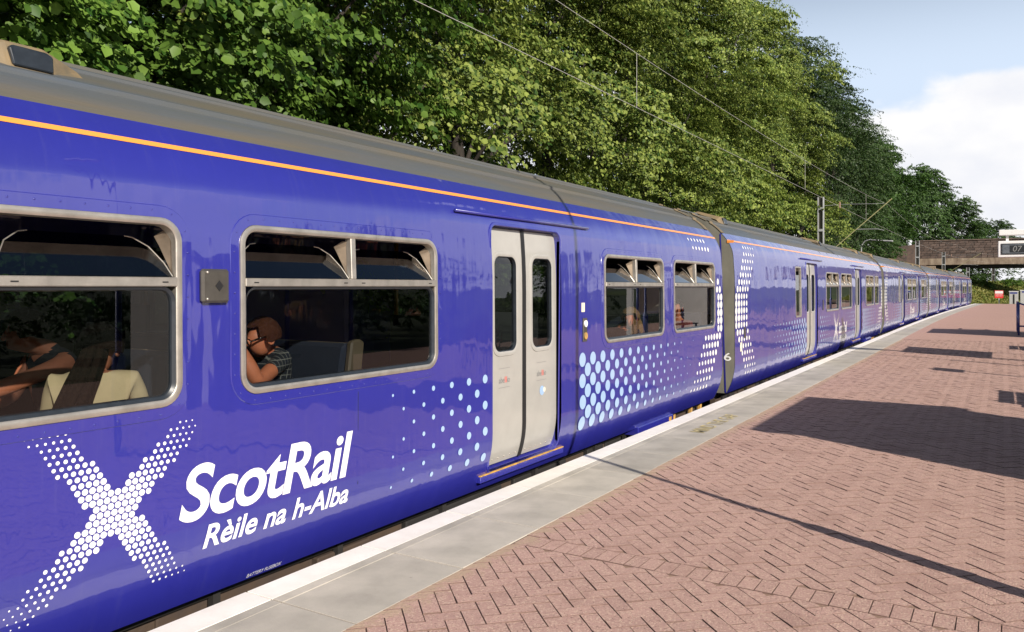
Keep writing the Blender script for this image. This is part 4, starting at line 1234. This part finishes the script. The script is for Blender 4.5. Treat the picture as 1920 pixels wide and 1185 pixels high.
kind('lime_b', 2, 18, 4.8, .8, 'lime_leaf', 70, 32, 58, .084, heart=True)
kind('hedge', 3, 10, 4.0, .3, 'hedge_leaf', 56, 33, 66, .082, heart=True)
kind('beech', 4, 18, 4.6, 1.5, 'beech_leaf', 80, 22, 34, .13, jut=1.4)
kind('oak', 5, 13, 5.4, 1.0, 'oak_leaf', 64, 24, 34, .16)
def tree(key, x, y, sc, rz, label, group, flip=1, zb=None):
    cr, tr = KINDS[key]
    z = zb if zb is not None else -.5
    t = empty(key.split('_')[0]+'_tree' if key != 'hedge' else 'leafy_tree', (x, y, z), rz, label, 'tree', group)
    t.scale = (sc, sc*flip, sc)
    o = link('crown', cr, t); link('trunk', tr, t)
    return t
G1 = 'trees along the embankment behind the train'
tl = [('hedge', -10.6, 1.2, 1.0, 0, 'large-leaved green tree overhanging the roof at the left edge of the picture'),
      ('hedge', -10.9, 6.5, 1.05, .3, 'large-leaved green tree above the near carriage roof, second from the left edge'),
      ('lime_a', -12.4, 11.5, 1.0, 0, 'tall lime tree behind the grey doors of the near carriage'),
      ('lime_b', -12.3, 17.0, 1.0, .2, 'tall lime tree behind the rear windows of the near carriage'),
      ('lime_a', -12.6, 22.8, 1.05, -.2, 'tall yellow-green lime tree behind the gap between the first two carriages'),
      ('lime_b', -12.5, 28.6, 1.0, .1, 'tall sunlit lime tree where two overhead wires cross its middle'),
      ('lime_a', -13.3, 34.6, 1.02, .25, 'tall sunlit lime tree just left of the near lattice mast'),
      ('lime_b', -13.4, 40.8, .98, -.15, 'tall lime tree behind the near lattice mast'),
      ('lime_a', -13.3, 47.0, 1.03, 0, 'last tall yellow-green lime tree against the open sky'),
      ('beech', -13.2, 54.0, 1.02, 0, 'dark beech with sprays jutting into the sky, first beyond the limes'),
      ('beech', -13.0, 62.0, 1.0, .5, 'dark beech with sprays jutting into the sky, second beyond the limes'),
      ('beech', -12.8, 71.0, .97, -.3, 'dark beech with long sprays, third beyond the limes'),
      ('beech', -13.4, 81.0, .95, .2, 'dark beech tree, fourth beyond the limes'),
      ('oak', -15.0, 92.0, 1.35, 0, 'round dark green tree left of the bridge end'),
      ('oak', -17.0, 104.0, 1.4, .4, 'dark green tree rising beside the far mast'),
      ('oak', -18.0, 117.0, 1.45, -.2, 'dark green tree hanging over the bridge abutment')]
for i, (k, x, y, s, rz, lab) in enumerate(tl): tree(k, x, y, s, rz, lab, G1, -1 if i % 3 == 1 else 1)
G2 = 'trees beyond the bridge'
for i, (k, x, y, s, rz, lab) in enumerate((('oak', -14, 140, 1.55, 0, 'tree crown behind the left part of the bridge parapet'),
        ('oak', -8.0, 146, 1.18, .6, 'round tree crown behind the middle of the bridge parapet, before the sky opens'),
        ('oak', -2.6, 156, .98, .3, 'low dark tree seen under the bridge beside the white display frame'),
        ('oak', 6, 170, .85, -.4, 'low dark tree seen under the bridge at the right edge'),
        ('oak', -13.0, 152, 1.5, 1.2, 'tall dark tree filling the gap where the bridge meets the embankment'),
        ('oak', -6, 168, .9, .2, 'shaded tree seen under the bridge span near its abutment'))): tree(k, x, y, s, rz, lab, G2)
G3 = 'second row of trees up the embankment'
for i in range(13): tree('beech' if i % 2 else 'lime_b', -19.5-(i % 3), -2+i*8.0, .95+.05*(i % 3), .4*i, 'tree deep in the shade behind the front row on the embankment', G3, 1, 2.5)
for i, yy in enumerate((-1.5, 4.5, 10.5)): tree('hedge', -15.2, yy, 1.0, .7*i, 'shaded broad-leaved tree close behind the first trees above the near carriage', G3, 1, .5)
G4 = 'trees across the station yard'
for i in range(11): tree('oak', 27+3*(i % 3), -22+i*9.5, .68+.07*(i % 4), R(180)+.3*i, 'tree across the station yard, mirrored in the train side', G4, 1, -1.2)

# ------------------------------------------------------------------ grass and scrub on the bank ahead
def grass(name, pts, hgt, label):
    rg = np.random.default_rng(8); n = len(pts)
    P = np.array(pts); T = rg.normal(size=(n, 3))*.35; T[:, 2] = 1
    Nn = rg.normal(size=(n, 3)); Nn[:, 2] *= .2
    sz = hgt*rg.uniform(.5, 1.2, n); P[:, 2] += sz*.4
    me = leaf_cloud(name, P, Nn, T, sz, 'grass_blade')
    o = link(name, me); tag(o, label, 'grass', kind='stuff')
rg = random.Random(4); pts = []
for _ in range(42000):
    y = rg.uniform(84, 165); d = bend(y); t = rg.random()
    x = -8.3+d-6*t*t-1.5*t
    z = -1.25+ (1.6*t+2.0*t*t)*.9
    pts.append((x, y, z))
grass('bank_grass', pts, .6, 'long yellow-green grass on the bank beyond the train')
kind('bush', 6, 2.6, 1.6, .1, 'hedge_leaf', 26, 12, 30, .13)
def bush(x, y, z, s, rz, lab):
    t = empty('bush', (x, y, z), rz, lab, 'bush', 'bushes on the grassy bank'); t.scale = (s, s, s)
    link('foliage', KINDS['bush'][0], t); link('stem', KINDS['bush'][1], t)
for x, y, z, s, rz, lab in ((-9.6, 97, -.1, .9, 0, 'green bush nearest the end of the train on the grassy bank'), (-9.4, 106, 0, 1.1, 1, 'green bush behind the first one on the grassy bank'),
                            (-7.2, 121, -.2, .9, .5, 'bush just under the bridge on the grassy bank'),
                            (-3.0, 134, -.2, 1.0, 1.5, 'bush under the bridge behind the red sign'), (1.2, 142, -.4, 1.2, 2.5, 'bush beyond the bridge behind the grey cabinet'), (-9.6, 84, .3, 1.3, .8, 'bush against the embankment beside the last carriage')):
    bush(x, y, z, s, rz, lab)

# ------------------------------------------------------------------ bridge
br = empty('road_bridge', (-10, 130, -1.3), 0, 'old stone road bridge with a stained concrete beam over the line', 'bridge')
def bp(o): o.location = (10-0, 0-130, 1.3); return o
b = MB().box(-10.5, 22, 128.0, 136, 4.62, 5.55)
bp(b.build('deck_beam', 'bridge_beam', br, bevel=.03))
bp(MB().box(-10.4, 22, 128.6, 135.5, 4.2, 4.6).build('deck_soffit', 'underframe_black', br))
bp(MB().box(-10.6, 22, 128.15, 128.6, 5.56, 8.02).build('parapet_core', 'bridge_stone', br))
rs = random.Random(2)
blk = {}
for row in range(7):
    x = -10.6+(.3 if row % 2 else 0)
    z = 5.57+row*.345
    while x < 14:
        w = rs.choice((.7, .9, 1.1))
        if w not in blk: blk[w] = MB().box(.02, w-.02, -.06, .12, .012, .33).mesh('stone', 'bridge_stone', bevel=.02)
        o = link('stone', blk[w], br); o.location = (x+10, 128.15-130+rs.uniform(-.03, .03), z+1.3); o.rotation_euler = (0, 0, rs.gauss(0, .01))
        x += w
bp(MB().box(-10.7, 22, 127.98, 128.75, 7.99, 8.16).build('coping', 'bridge_stone', br, bevel=.03))
bp(MB().extrude([(-16, 127.6, -1.3), (-8.6, 127.6, -1.3), (-9.3, 127.6, 4.6), (-16, 127.6, 4.6)], (0, 8, 0)).build('abutment', 'bridge_stone', br))
bp(MB().box(-9.3, -8.1, 128.1, 129.2, -1.3, 4.5).build('pier', 'bridge_beam', br, bevel=.05))
wing = MB().extrude([(-20, 127.4, 3.5), (-10.5, 127.4, 3.0), (-10.5, 127.4, 7.6), (-20, 127.4, 6.6)], (0, .5, 0))
bp(wing.build('wing_wall', 'bridge_stone', br))

# ------------------------------------------------------------------ overhead line
def mast(x, y, top, label, arm=None, tall=False, w=.11):
    t = empty('catenary_mast', (x, y, -1.3), 0, label, 'mast', 'steel masts of the overhead line')
    def P(o): o.location = (-x, -y, 1.3); return o
    for s in (-1, 1): P(MB().box(x+s*w-.022, x+s*w+.022, y-.09, y+.09, -1.3, top).build('upright', 'galvanised', t))
    P(MB().box(x-w, x+w, y-.012, y+.012, -1.3, top).build('web', 'dark_box', t))
    z = 0
    while z < top-.3:
        P(MB().box(x-w, x+w, y-.095, y-.075, z, z+.12).build('batten', 'galvanised', t)); z += 1.1
    if arm:
        cx, cw, mw = arm
        P(MB().tube([(x+.15, y, 3.1), (x+.55, y, 3.45)], .05, 8).build('insulator', 'porcelain', t))
        P(MB().tube([(x+.5, y, 3.4), (cx+.35, y, mw+.28)], .022, 8).build('raking_tube', 'tube_ochre', t))
        P(MB().tube([(x+.12, y, top-.45), (x+1.0, y, top-.42), (cx, y, mw+.05)], .009, 6).build('top_tie', 'galvanised', t))
        P(MB().tube([(x+.9, y, top-.60), (x+.9, y, top-.30)], .04, 8).build('tie_insulator', 'porcelain', t))
        a = Vector((x+.5, y, 3.4)).lerp(Vector((cx+.35, y, mw+.28)), .42)
        P(MB().tube([a, (cx-.3, y, cw+.08), (cx, y, cw)], .016, 6).build('steady_arm', 'galvanised', t))
    return t
mast(-7.9, 43, 6.15, 'pale lattice mast with a raking tube behind the second carriage', arm=(-4.95, 4.35, 5.62), w=.125)
mast(-7.15, 88, 6.1, 'slim steel mast in front of the left end of the bridge', w=.16)
mast(-6.6, 119, 6.1, 'steel mast with a raking tube before the bridge pier', arm=(-2.7, 4.3, 5.6), w=.18)
mast(-3.6, 112, 3.9, 'thin steel mast right of the end of the train', w=.15)
mast(-1.2, 142, 4.6, 'grey steel mast beyond the bridge by the red sign', w=.2)
mast(3.4, 150, 4.6, 'grey steel mast beyond the bridge above the grey cabinet', w=.22)
mast(-8.14, -4, 6.15, 'lattice mast behind the near carriage beyond the picture edge', arm=(-4.95, 4.35, 5.62))
def wire(pts, r, label):
    b = MB().tube(pts, r, 6); o = b.build('overhead_wire', 'wire_metal', None, True)
    tag(o, label, 'wire', 'wires of the overhead line'); return o
def sag(y0, y1, z0, s, n=14): return [(-4.95+.12*math.sin(y/20)+bend(y), y, z0-s*4*((y-y0)/(y1-y0))*(1-(y-y0)/(y1-y0))) for y in [y0+(y1-y0)*i/n for i in range(n+1)]]
wire(sag(-4, 43, 5.62, .42)+sag(43, 88, 5.62, .4)[1:]+sag(88, 128, 5.6, .3)[1:], .0042, 'upper overhead wire sagging between the masts')
wire(sag(-4, 128, 4.42, .05, 30), .0042, 'lower overhead contact wire above the train roof')
b = MB()
for i, y in enumerate([-.5, 11.7, 24, 36]):
    zt = 5.62-.42*4*((y+4)/47)*(1-(y+4)/47)
    x = -4.95+.12*math.sin(y/20)
    tag(MB().tube([(x, y, 4.4), (x, y, zt)], .003, 5).build('dropper_wire', 'wire_metal'), 'thin vertical dropper between the two overhead wires', 'wire', 'droppers of the overhead line')
t = empty('yard_lamp', (-9.2, 66, 0), 0, 'curved pale lamp arm among the trees above the second carriage', 'street lamp')
MB().tube([(0, 0, -1), (0, 0, 4.7), (.25, 0, 5.05), (.6, 0, 5.15), (1.6, 0, 5.05)], [.05, .05, .045, .04, .04], 8).build('lamp_arm', 'galvanised', t, True)
MB().extrude([(1.5, -.1, 5.0), (2.2, -.07, 4.95), (2.2, .07, 4.95), (1.5, .1, 5.0)], (0, 0, .1)).build('lamp_head', 'galvanised', t, bevel=.02)

# ------------------------------------------------------------------ things on the platform
def lamp_post(x, y, label, h=5.5, s=1):
    t = empty('lamp_post', (x, y, 0), 0, label, 'lamp post', 'lamp posts on the platform')
    MB().tube([(0, 0, 0), (0, 0, .9), (0, 0, .95), (0, 0, h)], [.065, .065, .032, .022], 12).build('pole', 'rail_blue', t, True)
    MB().box(-.11, .11, -.11, .11, 0, .02).build('base_plate', 'galvanised', t)
    MB().tube([(s*.05, 0, h-.1), (-s*.25, .05, h+.05), (-s*.45, .08, h+.06)], .025, 8).build('bracket', 'rail_blue', t, True)
    MB().extrude([(-s*.35, -.05, h+.02), (-s*1.0, .07, h+.02), (-s*1.0, .25, h+.02), (-s*.35, .17, h+.02)], (0, 0, .13)).build('lamp_head', 'galvanised', t, bevel=.02)
lamp_post(.48, 4.75, 'blue platform lamp post whose long thin shadow crosses the near paving')
lamp_post(.66, 19.0, 'blue platform lamp post just right of the picture, by the display', s=-1)
lamp_post(1.0, 33.5, 'blue platform lamp post beyond the blue handrail', s=-1)
lamp_post(1.6, 50, 'blue platform lamp post farthest along the platform', s=-1)
def shelter(y0, y1, label, x0=1.83, x1=3.5, h=2.4):
    t = empty('platform_shelter', (x1, (y0+y1)/2, 0), 0, label, 'shelter', 'waiting shelters on the platform')
    def P(o): o.location = (-x1, -(y0+y1)/2, 0); return o
    P(MB().box(x1-.12, x1, y0+.1, y1-.1, 0, h-.05).build('back_wall', 'shelter_white', t))
    P(MB().box(x0+.25, x1-.12, y0+.1, y0+.2, 0, h-.05).build('end_wall', 'shelter_white', t))
    P(MB().box(x0+.25, x1-.12, y1-.2, y1-.1, 0, h-.05).build('end_wall', 'shelter_white', t))
    P(MB().box(x0, x1+.2, y0, y1, h-.05, h+.07).build('roof', 'shelter_roof', t, bevel=.01))
    for yy in (y0+.2, (y0+y1)/2, y1-.2): P(MB().tube([(x0+.1, yy, 0), (x0+.1, yy, h-.05)], .035, 10).build('post', 'rail_blue', t, True))
    P(MB().box(x1-.55, x1-.15, y0+.3, y1-.3, .42, .47).build('bench_seat', 'wood_brown', t))
shelter(6.74, 9.85, 'white walled waiting shelter casting the big dark shadow on the paving')
shelter(28.8, 32.0, 'white walled waiting shelter casting the far wide shadow on the platform', x0=2.0)
def bench(x, y, label):
    t = empty('platform_bench', (x, y, 0), 0, label, 'bench', 'benches on the platform')
    for i in range(4): MB().box(-.05+i*.11, .04+i*.11, -.75, .75, .42, .45).build('slat', 'wood_brown', t)
    for i in range(3): MB().box(.42, .45, -.75, .75, .52+i*.13, .62+i*.13).build('slat', 'wood_brown', t)
    for s in (-.6, .6):
        MB().box(-.05, .0, s-.03, s+.03, 0, .42).build('leg', 'rail_blue', t); MB().box(.40, .45, s-.03, s+.03, 0, .9).build('leg', 'rail_blue', t)
bench(1.05, 12.9, 'slatted bench whose barred shadow lies beyond the big one')
bench(1.25, 24.0, 'slatted bench whose small shadow lies by the far shelter')
t = empty('sign_post', (2.4, 15.7, 0), 0, 'white platform sign on a slim blue post, known by its thin shadow', 'sign')
MB().tube([(0, 0, 0), (0, 0, 2.1)], .04, 10).build('post', 'rail_blue', t, True)
MB().box(-.02, .02, -.3, .3, 1.75, 2.05).build('panel', 'white_metal', t, bevel=.005)
t = empty('poster_board', (1.25, 20.9, 0), 0, 'wide poster board throwing a long flat shadow across the platform', 'notice board')
for s in (-1.0, 1.0): MB().tube([(0, s, 0), (0, s, 2.0)], .035, 8).build('post', 'rail_blue', t, True)
MB().box(-.03, .03, -1.0, 1.0, .85, 1.95).build('board', 'white_metal', t, bevel=.01)
MB().box(-.036, -.031, -.92, .92, .92, 1.88).build('poster', 'cream_label', t)
# next train display
t = empty('train_display', (1.5, 20, 0), 0, 'white framed next train display hanging from a white bracket at the right edge', 'display')
def P(o): o.location = (-1.5, -20, 0); return o
P(MB().box(1.42, 1.58, 19.93, 20.07, 0, 2.9).build('post', 'white_metal', t, bevel=.01))
P(MB().box(-.07, 1.42, 19.9, 20.1, 2.68, 2.80).build('bracket_beam', 'white_metal', t, bevel=.01))
for xx in (.06, 1.1): P(MB().box(xx, xx+.05, 19.97, 20.03, 2.56, 2.68).build('hanger', 'white_metal', t))
P(MB().box(-.085, 1.35, 19.88, 20.12, 2.215, 2.56).build('frame', 'white_metal', t, bevel=.012))
P(MB().box(-.028, 1.29, 19.872, 19.879, 2.272, 2.505).build('bezel', 'screen_black', t))
P(MB().box(-.005, 1.27, 19.866, 19.871, 2.295, 2.485).build('screen', 'screen_grey', t))
P(MB().box(.13, 1.25, 19.862, 19.8655, 2.315, 2.465).build('screen_field', 'screen_black', t))  # black display field in front of the grey screen, behind the digits
co, f = fit_text('07', .185, .35, 2.335, 2.45, shear=.15)
P(MB().add([(u, 19.861, v) for u, v in co], f).build('lettering', 'digit_grey', t))
# blue handrail
t = empty('handrail', (.45, 31, 0), 0, 'blue tubular handrail standing on the platform at the right edge', 'railing')
for yy in (0, 1.6, 3.2): MB().tube([(0, yy, 0), (0, yy, 1.05)], .03, 8).build('post', 'rail_blue', t, True)
for z in (.55, 1.05): MB().tube([(0, 0, z), (0, 3.2, z)], .027, 8).build('rail', 'rail_blue', t, True)
MB().tube([(0, 0, 1.05), (.3, -.15, .95), (1.6, -.15, .95)], .027, 8).build('rail', 'rail_blue', t, True)
MB().tube([(0, 0, .3), (1.6, -.15, .3)], .027, 8).build('rail', 'rail_blue', t, True)
# red warning sign, cabinets at the ramp
t = empty('warning_sign', (-.3, 92, -1.3), 0, 'red and white warning sign on a short post at the platform end', 'sign')
MB().box(-.05, .05, -.04, .04, 0, 1.80).build('post', 'galvanised', t)
MB().box(-.36, .36, -.06, -.04, 1.75, 2.50).build('panel', 'red_sign', t)
MB().box(-.33, .33, -.066, -.061, 2.20, 2.45).build('panel_top', 'white_metal', t)
for txt, z_ in (('PASSENGERS', 2.05), ('MUST NOT', 1.92)):
    co, f = fit_text(txt, -.29, .29, z_, z_+.08)
    MB().add([(u, -.063, v) for u, v in co], f).build('lettering', 'decal_white', t)
for (x, y, w, h, lab) in ((.90, 90, .73, 2.40, 'grey equipment cabinet with a dark slot beside the red sign'), (1.88, 91, .9, 2.50, 'taller grey equipment cabinet cut by the right edge')):
    t = empty('equipment_cabinet', (x, y, -1.3), 0, lab, 'cabinet', 'equipment cabinets by the ramp')
    MB().box(-w/2, w/2, -.25, .25, 0, h).build('housing', 'cabinet_grey', t, bevel=.02)
    MB().box(-w/2-.03, w/2+.03, -.28, .28, h+.002, h+.05).build('lid', 'white_metal', t)
    MB().box(-.07, .07, -.262, -.252, .2, h-.25).build('slot', 'screen_black', t)
    MB().box(-.3, .3, -.258, -.2515, h-.2, h-.06).build('label_plate', 'rail_blue', t)
